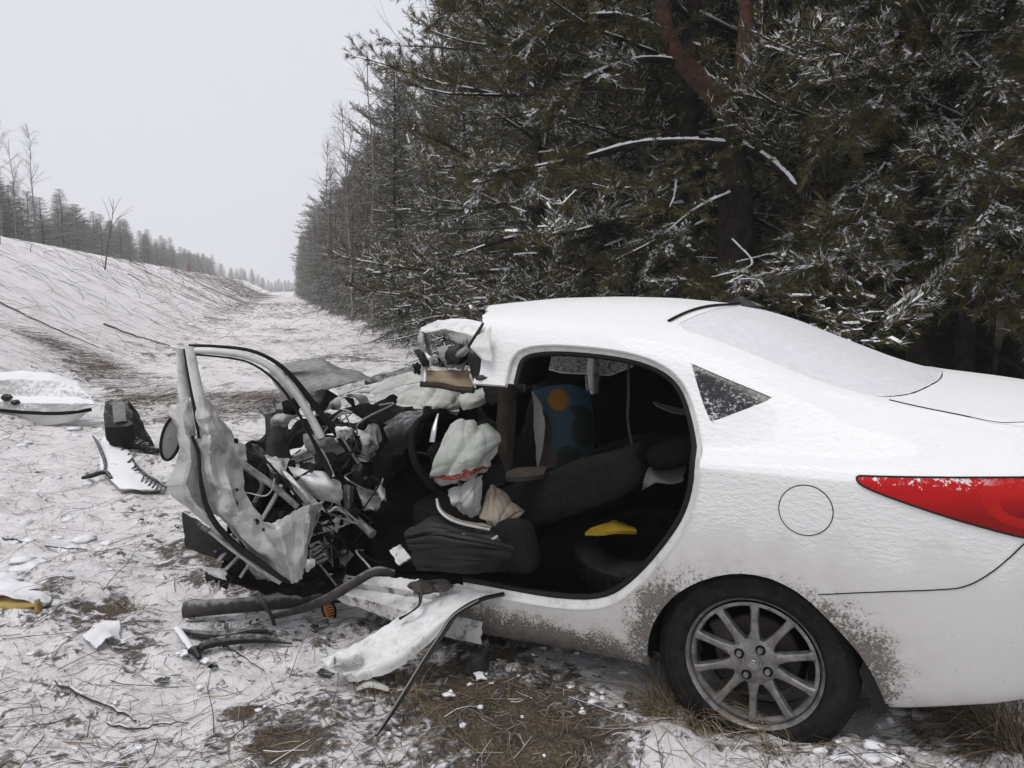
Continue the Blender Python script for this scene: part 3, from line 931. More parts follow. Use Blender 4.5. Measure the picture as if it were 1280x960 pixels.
# --- materials
def paint_mat(name, snow_amt=1.0, base=(0.60, 0.595, 0.575), lo=-0.05, hi=0.55, dirt=True):
    m, t, p = mat(name); N = NT(t)
    v = N.coord(); X = N.xyz(v)
    big = N.noise(6, 4, 0.6, v); mid = N.noise(50, 4, 0.6, N.coord(scale=(.8, .8, 1.7))); fine = N.noise(180, 4, 0.6, v)
    up = N.math('ADD', N.nz(), N.math('MULTIPLY', N.math('SUBTRACT', big, 0.5), 0.5))
    stuck = N.math('MULTIPLY', N.ramp(N.math('ADD', X['Z'], N.math('MULTIPLY', N.math('SUBTRACT', big, 0.5), 0.35)), 0.60, 0.80), 0.6)
    s = N.math('MULTIPLY', N.math('MAXIMUM', N.ramp(up, lo, hi), stuck), snow_amt)
    c = N.mix(s, base, (0.84, 0.84, 0.84))
    c = N.mix(N.math('MULTIPLY', N.ramp(fine, 0.5, 0.75), 0.10), c, (0.6, 0.6, 0.6))
    rgh = N.ramp(s, 0, 1, 0.32, 0.85)
    if dirt:
        # road dirt thrown up along the sill and behind the wheel arch
        dx = N.math('ADD', X['X'], 0.06); dz = N.math('SUBTRACT', X['Z'], 0.27)
        dd = N.math('SQRT', N.math('ADD', N.math('MULTIPLY', dx, dx), N.math('MULTIPLY', dz, dz)))
        ring = N.ramp(dd, 0.33, 0.60, 1, 0)
        ring = N.math('MULTIPLY', ring, N.ramp(X['Z'], 0.72, 0.40, 0.30, 1.0))
        low = N.ramp(X['Z'], 0.42, 0.16, 0, 1)
        front = N.ramp(X['X'], 0.1, 0.5, 0.55, 1.2)
        dn = N.noise(120, 6, 0.75, v); dn2 = N.noise(16, 6, 0.7, v)
        k = N.math('ADD', N.math('MULTIPLY', N.math('MAXIMUM', ring, N.math('MULTIPLY', low, front)), 0.42), N.math('ADD', N.math('MULTIPLY', dn, 0.70), N.math('MULTIPLY', dn2, 0.40)))
        dm = N.math('MULTIPLY', N.ramp(k, 0.83, 0.96), 0.9)
        c = N.mix(dm, c, N.mix(N.ramp(dn2, .4, .62), (0.016, 0.013, 0.011), (0.060, 0.046, 0.034)))
        rgh = N.math('MAXIMUM', rgh, N.math('MULTIPLY', dm, 0.9))
        film = N.math('MULTIPLY', N.math('MAXIMUM', ring, N.math('MULTIPLY', low, front)), N.ramp(dn2, .3, .7, .05, .38))
        c = N.mix(film, c, (0.24, 0.21, 0.175))
        sp = N.ramp(N.noise(110, 3, 0.6, N.coord()), 0.70, 0.74)
        c = N.mix(N.math('MULTIPLY', sp, N.ramp(X['Z'], 0.9, 0.3, 0, 1)), c, (0.06, 0.05, 0.04))
    t.links.new(c, p.inputs['Base Color']); t.links.new(rgh, p.inputs['Roughness'])
    p.inputs['Coat Weight'].default_value = 0.15
    p.inputs['Specular IOR Level'].default_value = 0.45
    h = N.math('MULTIPLY', N.math('ADD', N.math('MULTIPLY', mid, 1.0), N.math('MULTIPLY', fine, 0.35)), N.ramp(s, 0.05, 0.7, 0.12, 1.0))
    t.links.new(N.bump(h, 0.6, 0.010), p.inputs['Normal'])
    return m


M_body = paint_mat("white_paint_snow")
M_paint = simple("white_paint", (0.66, 0.66, 0.64), 0.35, 0.05, 8, snow=0.85, snow_lo=0.45, snow_hi=1.1, dirt=0.35)
M_paint_dirty = simple("dirty_white_paint", (0.58, 0.575, 0.55), 0.4, 0.12, 8, snow=0.7, snow_lo=0.4, snow_hi=1.0, dirt=0.9)
M_frame = simple("door_jamb_paint", (0.62, 0.62, 0.60), 0.3, 0.05, 9, dirt=0.25)
M_grey_metal = simple("bare_crushed_metal", (0.26, 0.26, 0.255), 0.42, 0.3, 9, metal=0.35, snow=0.55, snow_lo=0.6, snow_hi=1.1, dirt=0.6)
M_primer = simple("door_inner_metal", (0.45, 0.445, 0.43), 0.33, 0.10, 6, metal=0.1, snow=0.45, snow_lo=0.55, snow_hi=1.15, dirt=0.45)
M_hoodgrey = simple("frosted_hood_metal", (0.12, 0.12, 0.115), 0.5, 0.3, 5, snow=0.22, snow_lo=0.7, snow_hi=1.25)
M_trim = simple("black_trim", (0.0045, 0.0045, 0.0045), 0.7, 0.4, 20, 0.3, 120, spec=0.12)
M_rubber = simple("rubber_seal", (0.006, 0.006, 0.006), 0.55, 0.3, 30, spec=0.25)
M_fabric = simple("dark_seat_cloth", (0.012, 0.012, 0.012), 0.9, 0.3, 40, 0.5, 240, spec=0.08, snow=0.0)
M_fabric2 = simple("grey_seat_cloth", (0.060, 0.058, 0.056), 0.9, 0.25, 40, 0.5, 240, spec=0.08)
M_fabric3 = simple("brown_grey_cloth", (0.045, 0.037, 0.03), 0.9, 0.25, 20, 0.5, 200, spec=0.15)
M_liner = simple("light_headliner", (0.42, 0.39, 0.35), 0.9, 0.15, 8)
M_beige = simple("beige_visor", (0.25, 0.195, 0.125), 0.8, 0.25, 9, dirt=0.4)
M_airbag = simple("airbag_cloth", (0.44, 0.45, 0.42), 0.85, 0.15, 7, 0.25, 60, dirt=0.3)
M_tyre = simple("tyre_rubber", (0.010, 0.0095, 0.009), 0.75, 0.5, 14, 0.4, 50, spec=0.2, dirt=0.45, dirt_col=(0.035, 0.030, 0.025))
M_rim = simple("dirty_alloy", (0.21, 0.205, 0.195), 0.38, 0.35, 20, metal=0.4, dirt=0.55, dirt_col=(0.05, 0.045, 0.04))
M_dark = simple("black_plastic", (0.009, 0.009, 0.0095), 0.5, 0.4, 25, 0.3, 60, spec=0.3, snow=0.3, snow_lo=0.7, snow_hi=1.2)
M_brake = simple("rusty_brake", (0.05, 0.04, 0.035), 0.7, 0.4, 20, metal=0.5)
M_chrome = simple("dull_chrome", (0.45, 0.45, 0.46), 0.25, 0.1, 9, metal=1.0)
M_belt = simple("seat_belt", (0.20, 0.195, 0.18), 0.8, 0.15, 60)
M_mirror = simple("mirror_back", (0.15, 0.155, 0.15), 0.3, 0.1, 9)

# --- body surface: cross sections along the car
XS = [-0.95, -0.91, -0.86, -0.75, -0.60, -0.45, -0.30, -0.10, 0.0, 0.20, 0.45, 0.70, 1.00, 1.50]


def tab(pairs):
    xs = [p[0] for p in pairs]; ys = [p[1] for p in pairs]
    return lambda x: np.interp(x, xs, ys)


def sm(f):
    return lambda x: sum(f(np.asarray(x) + k) for k in (-0.05, -0.025, 0, 0.025, 0.05)) / 5


taper = lambda x: np.interp(x, [-0.96, -0.93, -0.89, -0.82, -0.72, -0.58, -0.4, 2], [0.60, 0.74, 0.85, 0.925, 0.965, 0.985, 1.0, 1.0])
ctrl = [  # (y, z) profiles of 13 control lines, sill to roof centre
    (tab([(-1, .70), (2, .72)]), tab([(-.95, .375), (-.86, .325), (-.75, .285), (-.46, .205), (-.1, .17), (.3, .158), (.6, .148), (1, .12), (2, .12)])),
    (tab([(-1, .80), (2, .795)]), tab([(-.95, .395), (-.86, .34), (-.75, .305), (-.46, .225), (-.1, .19), (.3, .18), (.6, .17), (1, .145), (2, .145)])),
    (tab([(-1, .842), (-.5, .835), (2, .822)]), tab([(-1, .50), (-.75, .46), (-.46, .39), (.0, .33), (.3, .30), (1, .27), (2, .27)])),
    (tab([(-1, .855), (2, .842)]), tab([(-1, .66), (-.46, .62), (.1, .60), (2, .60)])),
    (tab([(-1, .852), (-.3, .850), (.1, .842), (2, .838)]), tab([(-1, .895), (-.75, .88), (-.35, .855), (.1, .845), (2, .83)])),
    (tab([(-1, .835), (2, .830)]), tab([(-1, .965), (-.75, .945), (-.35, .917), (.1, .902), (2, .89)])),
    (tab([(-1, .775), (-.4, .785), (2, .790)]), tab([(-1, .99), (-.75, .985), (-.35, .968), (.1, .945), (2, .93)])),
    (tab([(-1, .69), (-.45, .715), (-.2, .735), (.1, .752), (2, .76)]), tab([(-1, 1.00), (-.75, 1.025), (-.5, 1.045), (-.3, 1.035), (.0, 1.01), (2, .99)])),
    (tab([(-1, .655), (-.38, .675), (.1, .698), (2, .70)]), tab([(-1, 1.02), (-.75, 1.043), (-.5, 1.065), (-.3, 1.078), (0, 1.105), (.2, 1.125), (2, 1.13)])),
    (tab([(-1, .62), (-.38, .645), (.1, .648), (2, .65)]), tab([(-1, 1.035), (-.75, 1.058), (-.5, 1.08), (-.38, 1.094), (-.2, 1.118), (0, 1.168), (.2, 1.215), (.45, 1.248), (.7, 1.262), (1, 1.262), (1.5, 1.24)])),
    (tab([(-1, .56), (-.38, .60), (0, .578), (.2, .565), (2, .575)]), tab([(-1, 1.055), (-.75, 1.075), (-.5, 1.097), (-.38, 1.114), (-.2, 1.152), (0, 1.222), (.2, 1.288), (.45, 1.322), (.7, 1.336), (1, 1.338), (1.5, 1.31)])),
    (tab([(-1, .32), (2, .32)]), tab([(-1, 1.085), (-.75, 1.115), (-.52, 1.135), (-.38, 1.172), (-.2, 1.238), (0, 1.315), (.2, 1.372), (.45, 1.393), (.7, 1.402), (1, 1.395), (1.5, 1.36)])),
    (tab([(-1, 0), (2, 0)]), tab([(-1, 1.095), (-.75, 1.13), (-.54, 1.15), (-.4, 1.188), (-.2, 1.262), (0, 1.345), (.15, 1.388), (.45, 1.415), (.7, 1.420), (1, 1.412), (1.5, 1.375)])),
]
xs_b = np.concatenate([np.linspace(-0.955, -0.70, 26, endpoint=False), np.linspace(-0.70, 1.50, 160)])
SUBD = 8
tt = np.linspace(0, 12, 12 * SUBD + 1)


def section(x):
    cy = np.array([float(sm(c[0])(x)) for c in ctrl]) * float(taper(x))
    cz = np.array([float(sm(c[1])(x)) for c in ctrl])
    P = catmull(np.stack([cy, cz], 1), tt)
    if x < -0.93:
        k = (-0.93 - x) / 0.025
        P = P * (1 - 0.35 * k) + np.array([0, 0.75]) * 0.35 * k
    return P


SEC = np.array([section(x) for x in xs_b])          # (nx, nt, 2)
SEC[:, -1, 0] = 0


def ysurf(x, z):
    """half width of the body at x, z (side of the car)"""
    i = int(np.clip(np.searchsorted(xs_b, x), 1, len(xs_b) - 1))
    s = SEC[i]
    k = np.argsort(s[:, 1])
    return float(np.interp(z, s[k, 1], s[k, 0]))


def zsurf(x, y):
    i = int(np.clip(np.searchsorted(xs_b, x), 1, len(xs_b) - 1)); i0 = i - 1
    f = (x - xs_b[i0]) / (xs_b[i] - xs_b[i0])
    def zz(s):
        q = s[7 * SUBD:]
        return np.interp(abs(y), q[::-1, 0], q[::-1, 1])
    return float(zz(SEC[i0]) * (1 - f) + zz(SEC[i]) * f)


def inpoly(P, poly):
    x, y = P[:, 0], P[:, 1]; n = len(poly); r = np.zeros(len(P), bool)
    j = n - 1
    for i in range(n):
        xi, yi = poly[i]; xj, yj = poly[j]
        c = ((yi > y) != (yj > y)) & (x < (xj - xi) * (y - yi) / (yj - yi + 1e-12) + xi)
        r ^= c; j = i
    return r


def dense(poly, step=0.008, closed=True, spline=False):
    poly = np.array(poly, float)
    if spline:
        n = len(poly)
        Q = np.concatenate([poly, poly[:1]]) if closed else poly
        if closed:
            E = np.concatenate([poly[-1:], poly, poly[:2]])
            poly = catmull(E, np.linspace(1, n + 1, n * 12, endpoint=False))
        else: poly = catmull(Q, np.linspace(0, n - 1, (n - 1) * 12 + 1))
    out = []
    n = len(poly)
    for i in range(n if closed else n - 1):
        a, b = poly[i], poly[(i + 1) % n]
        k = max(1, int(np.linalg.norm(b - a) / step))
        for e in range(k): out.append(a + (b - a) * e / k)
    if not closed: out.append(poly[-1])
    return np.array(out)


def chaikin(poly, it=2, closed=True):
    P = np.array(poly, float)
    for _ in range(it):
        Q = []
        n = len(P)
        for i in range(n if closed else n - 1):
            a, b = P[i], P[(i + 1) % n]
            Q += [a * 0.75 + b * 0.25, a * 0.25 + b * 0.75]
        if not closed: Q = [P[0]] + Q + [P[-1]]
        P = np.array(Q)
    return P


# outlines read on the car's side (x, z)
P_rear_edge = chaikin([(0.866, .322), (.62, .328), (.437, .362), (.323, .455), (.20, .62), (.135, .745), (.116, .90), (.160, 1.03), (.215, 1.135), (.301, 1.198), (.445, 1.236), (.69, 1.250), (.83, 1.238), (.885, 1.20), (.892, 1.10)], 2, closed=False)
P_door = np.concatenate([P_rear_edge, [(.895, 1.095), (2.2, 1.095), (2.2, .322)]])
P_arch = chaikin([(.29, .05), (.29, .19), (.275, .34), (.175, .49), (-.003, .583), (-.17, .566), (-.309, .446), (-.39, .353), (-.448, .223), (-.47, .05)], 2, closed=False)
P_quarter = chaikin([(.206, 1.200), (.204, 1.203), (.10, 1.165), (-.060, 1.110), (-.066, 1.108), (-.05, 1.098), (.10, 1.030), (.114, 1.024), (.118, 1.03), (.15, 1.08)], 1)
P_fuel = np.array([(-.198 + .076 * math.cos(a), .800 + .075 * math.sin(a)) for a in np.linspace(0, 2 * math.pi, 48, endpoint=False)])
P_tail = chaikin([(-.330, .917), (-.36, .919), (-.5, .930), (-.80, .957), (-.96, .97), (-.96, .76), (-.80, .785), (-.72, .796), (-.56, .830), (-.42, .868), (-.355, .889), (-.334, .902)], 1)
P_bump = np.array([(-.245, .548), (-.40, .586), (-.55, .618), (-.62, .640), (-.68, .69), (-.74, .765), (-.76, .79), (-1.2, .79), (-1.2, 0), (-.444, 0), (-.444, .243), (-.39, .353), (-.309, .446)])
P_bump[:6] = P_bump[:6]
# far side windows
P_fwin = chaikin([(.14, 1.03), (.22, 1.15), (.36, 1.215), (.80, 1.235), (.80, .995), (.16, .97)], 1)
P_fwin2 = chaikin([(.88, 1.235), (1.30, 1.225), (1.47, 1.12), (1.47, .99), (.88, .99)], 1)
# seen from above (x, y)
P_rwin = np.array([(.30, .50), (.22, .3), (.175, 0), (.22, -.3), (.30, -.50), (.26, -.545), (-.1, -.578), (-.33, -.598), (-.38, -.585), (-.46, -.47), (-.525, -.25), (-.54, 0), (-.525, .25), (-.46, .47), (-.38, .585), (-.33, .598), (-.1, .578), (.26, .545)])
P_trunk = np.array([(-.395, .60), (-.475, .47), (-.54, .25), (-.555, 0), (-.54, -.25), (-.475, -.47), (-.395, -.60), (-.66, -.617), (-.78, -.60), (-1, -.56), (-1, .56), (-.78, .60), (-.66, .617)])

nx, ntt = len(xs_b), len(tt)
BV = np.zeros((nx, 2 * ntt - 1, 3))
for i in range(nx):
    L = np.concatenate([SEC[i], np.stack([-SEC[i][::-1, 0], SEC[i][::-1, 1]], 1)[1:]])
    BV[i, :, 0] = xs_b[i]; BV[i, :, 1] = L[:, 0]; BV[i, :, 2] = L[:, 1]
ncb = BV.shape[1]
# ragged, bent-in torn front edge of the roof
for j in range(ncb):
    for i in range(nx):
        x, y, z = BV[i, j]
        if x > 0.95 and z > 1.1:
            k = (x - 0.95)
            BV[i, j, 2] += -0.10 * k * k + 0.012 * k * mn.noise((x * 9, y * 9, 1)) * 2
VTX = [list(p) for p in BV.reshape(-1, 3)]
TPR = list(np.tile(np.concatenate([tt, tt[::-1][1:]]), nx))
ids = np.arange(nx * ncb).reshape(nx, ncb)
q0, q1, q2, q3 = ids[:-1, :-1].ravel(), ids[:-1, 1:].ravel(), ids[1:, 1:].ravel(), ids[1:, :-1].ravel()
TRI = np.concatenate([np.stack([q0, q1, q2], 1), np.stack([q0, q2, q3], 1)])


def sdist(P, poly):
    """signed distance to a closed outline, negative inside"""
    A = np.array(poly, float); B = np.roll(A, -1, axis=0)
    d2 = np.full(len(P), 1e9)
    for a_, b_ in zip(A, B):
        ba = b_ - a_; l2 = max(float(ba @ ba), 1e-12)
        h = np.clip(((P - a_) @ ba) / l2, 0, 1)
        d2 = np.minimum(d2, ((P - a_ - h[:, None] * ba) ** 2).sum(1))
    return np.sqrt(d2) * np.where(inpoly(P, poly), -1, 1)


def cut(poly, ax, sel):
    """cut the body along an outline drawn on its side or top"""
    global TRI
    V = np.array(VTX); TP = np.array(TPR)
    poly = np.array(poly)
    m = sel(V, TP) & (V[:, ax] > poly.min(0) - .05).all(1) & (V[:, ax] < poly.max(0) + .05).all(1)
    sd = np.full(len(V), 9.0)
    idm = np.where(m)[0]
    sd[idm] = sdist(V[idm][:, ax], poly)
    sd[np.abs(sd) < 1e-5] = 1e-5
    S = sd[TRI]
    cross_ = (S.min(1) < 0) & (S.max(1) > 0) & (S.max(1) < 5)
    keep = TRI[~cross_]; out = []
    mem = {}
    def mid(i, j):
        k = (min(i, j), max(i, j))
        if k not in mem:
            f = sd[i] / (sd[i] - sd[j])
            VTX.append([VTX[i][c] + (VTX[j][c] - VTX[i][c]) * f for c in range(3)])
            TPR.append(TPR[i] + (TPR[j] - TPR[i]) * f)
            mem[k] = len(VTX) - 1
        return mem[k]
    for t3 in TRI[cross_]:
        t3 = list(t3); sg = [sd[i] < 0 for i in t3]
        k = sg.index(True) if sum(sg) == 1 else sg.index(False)
        a_, b_, c_ = t3[k], t3[(k + 1) % 3], t3[(k + 2) % 3]
        ab_, ac_ = mid(a_, b_), mid(a_, c_)
        out += [(a_, ab_, ac_), (ab_, b_, c_), (ab_, c_, ac_)]
    TRI = np.concatenate([keep, np.array(out, int).reshape(-1, 3)])


sL = lambda V, T: (V[:, 1] > 0) & (T < 10.4)
sR = lambda V, T: (V[:, 1] < 0) & (T < 10.4)
sT = lambda V, T: T > 8.0
for poly in (P_door, P_arch, P_quarter, P_fuel, P_tail, P_bump): cut(poly, [0, 2], sL)
for poly in (P_fwin, P_fwin2, P_arch, P_tail, P_bump): cut(poly, [0, 2], sR)
cut(P_rwin, [0, 1], sT); cut(P_trunk, [0, 1], sT)
fy = np.linspace(-.95, .95, 300)
fx = 1.03 + np.interp(fy, [-.8, -.5, .3, .66], [.45, .42, .16, 0.0]) + np.array([0.018 * (mn.noise((y * 14, 1, 3)) + .6 * mn.noise((y * 45, 2, 3))) for y in fy])
P_tear = np.concatenate([np.stack([fx, fy], 1), [(3, .95), (3, -.95)]])
cut(P_tear, [0, 1], lambda V, T: V[:, 2] > .98)
flat = np.array(VTX); tparam = np.array(TPR); BF = TRI
cen = flat[BF].mean(1); tc = tparam[BF].mean(1)
L_ = (cen[:, 1] > 0) & (tc < 10.2); Rr = (cen[:, 1] <= 0) & (tc < 10.2); T_ = tc > 8.3
XZ = cen[:, [0, 2]]; XY = cen[:, [0, 1]]
lab = np.zeros(len(BF), int)                       # 0 body
lab[L_ & inpoly(XZ, P_door)] = -1
lab[(L_ | Rr) & inpoly(XZ, P_arch)] = -1
lab[(lab == 0) & L_ & inpoly(XZ, P_quarter)] = 1
lab[(lab == 0) & L_ & inpoly(XZ, P_fuel)] = 2
lab[(lab == 0) & (L_ | Rr) & inpoly(XZ, P_tail) & (cen[:, 0] > -.94)] = 3
lab[(lab == 0) & (L_ | Rr) & inpoly(XZ, P_bump)] = 4
lab[(lab == 0) & T_ & inpoly(XY, P_rwin)] = 5
lab[(lab == 0) & (tc > 9.0) & inpoly(XY, P_trunk)] = 6
lab[(lab == 0) & Rr & (inpoly(XZ, P_fwin) | inpoly(XZ, P_fwin2))] = 7
lab[(lab >= 0) & (cen[:, 2] > 1.0) & inpoly(XY, P_tear)] = -1
lab[(cen[:, 2] < 0.9) & (cen[:, 1] > 0) & (cen[:, 0] > 1.12)] = -1


def piece(name, k, mats, solid=0.012, parent=car, smooth=True, right=None, off=0.0):
    s = (lab == k)
    if right is not None: s &= (cen[:, 1] <= 0) if right else (cen[:, 1] > 0)
    F_ = BF[s]
    u, inv = np.unique(F_, return_inverse=True)
    me = np_mesh(name, flat[u], inv.reshape(F_.shape), mats if isinstance(mats, list) else [mats], smooth=smooth)
    bm = bmesh.new(); bm.from_mesh(me)
    bmesh.ops.recalc_face_normals(bm, faces=bm.faces[:])
    # normals outwards
    o = Vector((0.2, 0, 0.7)); sgn = sum((f.calc_center_median() - o).dot(f.normal) * f.calc_area() for f in bm.faces)
    if sgn < 0: bmesh.ops.reverse_faces(bm, faces=bm.faces[:])
    if off:
        bm.normal_update()
        for vv in bm.verts: vv.co += vv.normal * off
    bm.to_mesh(me); bm.free()
    sharp_rim(me)
    o = bpy.data.objects.new(name, me); COL.objects.link(o); o.parent = parent
    if solid:
        md = o.modifiers.new("solid", 'SOLIDIFY'); md.thickness = solid; md.offset = -1
        if isinstance(mats, list) and len(mats) > 1: md.material_offset = 1; md.material_offset_rim = 0
    return o


body = piece("body", 0, [M_body, M_trim], 0.022)
# snow-speckled black glass
m, t_, p_ = mat("snow_speckled_glass"); N = NT(t_)
v = N.coord(scale=(1, 1, 1.6)); nn_ = N.noise(75, 5, 0.7, v, 0.8); n2 = N.noise(14, 3, 0.6, v)
zz = N.xyz(N.coord())
k = N.math('ADD', nn_, N.math('MULTIPLY', N.math('SUBTRACT', n2, 0.5), 0.35))
s = N.ramp(k, 0.52, 0.62)
t_.links.new(N.mix(s, (0.012, 0.012, 0.014), (0.55, 0.55, 0.56)), p_.inputs['Base Color'])
t_.links.new(N.ramp(s, 0, 1, 0.12, 0.9), p_.inputs['Roughness'])
t_.links.new(N.bump(s, 0.6, 0.004), p_.inputs['Normal'])
M_qglass = m
m, t_, p_ = mat("snow_covered_glass"); N = NT(t_)
v = N.coord(); nn_ = N.noise(34, 6, 0.65, v); X = N.xyz(v); fine = N.noise(160, 4, 0.7, v)
edge = N.ramp(N.math('ADD', X['X'], N.math('MULTIPLY', N.math('SUBTRACT', nn_, 0.5), 0.16)), -0.52, -0.42, 0.55, 0)
c = N.mix(N.ramp(nn_, 0.35, 0.7), (0.66, 0.655, 0.68), (0.73, 0.725, 0.75))
c = N.mix(N.math('MULTIPLY', N.ramp(fine, 0.52, 0.66), edge), c, (0.10, 0.10, 0.11))
t_.links.new(c, p_.inputs['Base Color']); p_.inputs['Roughness'].default_value = 0.85
t_.links.new(N.bump(N.math('ADD', nn_, N.math('MULTIPLY', fine, 0.3)), 0.35, 0.004), p_.inputs['Normal'])
M_rglass = m
m, t_, p_ = mat("frosted_side_glass"); N = NT(t_)
v = N.coord(); s = N.ramp(N.noise(60, 5, 0.7, v), 0.36, 0.6)
t_.links.new(N.mix(s, (0.05, 0.05, 0.055), (0.7, 0.7, 0.71)), p_.inputs['Base Color']); p_.inputs['Roughness'].default_value = 0.6
p_.inputs['Transmission Weight'].default_value = 0.55
M_fglass = m
m, t_, p_ = mat("red_lamp_lens"); N = NT(t_)
v = N.coord(); X = N.xyz(v)
s1 = N.ramp(N.math('SINE', N.math('MULTIPLY', N.math('ADD', X['Z'], N.math('MULTIPLY', X['X'], 0.25)), 300)), -0.6, 0.9)
c = N.mix(N.ramp(N.math('ADD', X['Z'], N.math('MULTIPLY', X['X'], 0.18)), .70, .80), (0.22, 0.002, 0.003), (0.42, 0.005, 0.006))
sn = N.math('ADD', N.noise(60, 5, 0.75, v), N.ramp(X['Z'], 0.86, 0.95, -0.16, 0.06))
sk = N.math('MULTIPLY', N.ramp(sn, 0.545, 0.61), N.ramp(X['X'], -0.70, -0.56, 0.05, 1.0))
t_.links.new(N.mix(sk, c, (0.75, 0.70, 0.70)), p_.inputs['Base Color'])
p_.inputs['Roughness'].default_value = 0.14; p_.inputs['Specular IOR Level'].default_value = 0.22
M_lens = m
m, t_, p_ = mat("bright_red_lens"); p_.inputs['Base Color'].default_value = (0.42, 0.008, 0.006, 1); p_.inputs['Roughness'].default_value = 0.15; p_.inputs['Specular IOR Level'].default_value = 0.22
M_lens2 = m

piece("quarter_window", 1, M_qglass, 0.006, off=-0.005)
fuel = piece("fuel_flap", 2, M_body, 0.006, off=0.001)
tl = piece("tail_light", 3, M_lens, 0.02, right=False, off=0.004)
piece("tail_light", 3, M_lens, 0.02, right=True, off=0.004)
bumper = piece("rear_bumper", 4, M_body, 0.01, right=False)
piece("bumper_corner", 4, M_body, 0.01, right=True)
rw = piece("rear_window", 5, M_rglass, 0.006, off=-0.003)
trunk = piece("trunk_lid", 6, M_body, 0.01, off=0.002)
piece("side_window", 7, M_fglass, 0.005, off=-0.006)


def side_pts(poly, off=0.0, sgn=1):
    return [Vector((p[0], sgn * (ysurf(p[0], p[1]) + off), p[1])) for p in poly]


def top_pts(poly, off=0.0): return [Vector((p[0], p[1], zsurf(p[0], p[1]) + off)) for p in poly]


# tail panel closing the body behind
ring0 = [Vector(p) for p in BV[0]]
MB().grid([[Vector((p.x - dx_ + .0, p.y * k_, .72 + (p.z - .72) * k_)) for p in ring0] for (k_, dx_) in ((.999, .0), (.96, .010), (.6, .018), (.02, .020))]).build("tail_panel", M_body, car)
# gaps between panels
MB().tube(side_pts(dense(P_fuel, 0.012), 0.0), 0.0019, 6, closed=True).build("gap_seam", M_rubber, fuel)
MB().tube(side_pts(dense(P_bump[:7], 0.02, closed=False, spline=True), 0.0), 0.0019, 6).build("gap_seam", M_rubber, bumper)
MB().tube(top_pts(dense([(-.395, .60), (-.5, .607), (-.62, .613), (-.70, .606), (-.76, .575), (-.80, .545), (-.86, .53)], 0.02, closed=False, spline=True), 0.001), 0.0022, 6).build("gap_seam", M_rubber, trunk)
MB().tube(top_pts(dense([(-.36, .592), (-.40, .565), (-.465, .47), (-.528, .25), (-.545, 0), (-.528, -.25), (-.465, -.47), (-.40, -.56)], 0.02, closed=False, spline=True), -0.001), [0.001] + [0.003] * 3 + [0.006] * 200, 6) if False else None
sp = top_pts(dense([(-.36, .592), (-.40, .565), (-.465, .47), (-.528, .25), (-.545, 0), (-.528, -.25), (-.465, -.47), (-.40, -.56)], 0.02, closed=False, spline=True), -0.001)
MB().tube(sp, [0.0012 + 0.0035 * math.sin(math.pi * min(1, i / len(sp) * 1.6)) * (0.6 + 0.5 * mn.noise((i * .5, 0, 0))) for i in range(len(sp))], 6).build("window_seal", M_rubber, rw)
# black strip along the rear edge of the roof, torn loose at its near end, and the aerial
st = dense([(.335, .50), (.30, .40), (.245, .26), (.20, .1), (.19, 0), (.20, -.12), (.25, -.32), (.31, -.5)], 0.02, closed=False, spline=True)
MB().tube(top_pts(st, 0.006), 0.0075, 6, squash=0.6).build("roof_strip", M_rubber, car)
b = MB()
zA = zsurf(.205, 0)
b.grid([[Vector((.235 - .085 * (1 - h) * (0.5 + .5 * math.cos(a)) + .0 - .02 * h + (.04 * (1 - h)) * math.cos(a) * -1 - .02, .030 * (1 - h) ** .6 * math.sin(a), zA - .01 + .045 * h)) for a in np.linspace(0, 6.283, 17)[:-1]] for h in np.linspace(0, 1, 6)], wrap=True)
ant = b.build("aerial_base", M_dark, car)
MB().tube([(.16, 0, zA + .02), (.07, 0, zA + .075), (-.04, 0, zA + .135)], [.006, .005, .004], 6).build("aerial_rod", M_dark, ant)
# lamp chambers in the tail light
def side_patch(cx, cz, rx, rz, off, n=20, rings=4, clip=None):
    P = [[Vector((cx + rx * r * math.cos(a), 0, cz + rz * r * math.sin(a))) for a in np.linspace(0, 6.283, n, endpoint=False)] for r in np.linspace(0.05, 1, rings)]
    for row in P:
        for p in row: p.y = ysurf(p.x, p.z) + off
    return P
ch = chaikin([(-.630, .900), (-.66, .935), (-.80, .950), (-.84, .90), (-.80, .812), (-.72, .815), (-.66, .845)], 2)
def chamber(k, off, c=(-.735, .875)):
    return [Vector((c[0] + (p[0] - c[0]) * k, ysurf(c[0] + (p[0] - c[0]) * k, c[1] + (p[1] - c[1]) * k) + off, c[1] + (p[1] - c[1]) * k)) for p in ch]
MB().grid([chamber(.02, .0055), chamber(.5, .0055), chamber(.93, .0055), chamber(1, .003)], wrap=True).build("lamp_chamber", M_lens2, tl)
MB().grid([chamber(.02, .0075, (-.715, .868)), chamber(.35, .0080, (-.725, .87)), chamber(.45, .0058, (-.725, .87))], wrap=True).build("bulb_lens", M_lens, tl)
MB().tube(side_pts(dense(P_tail, 0.02), .003), .0035, 6, closed=True).build("lamp_gasket", M_rubber, tl)

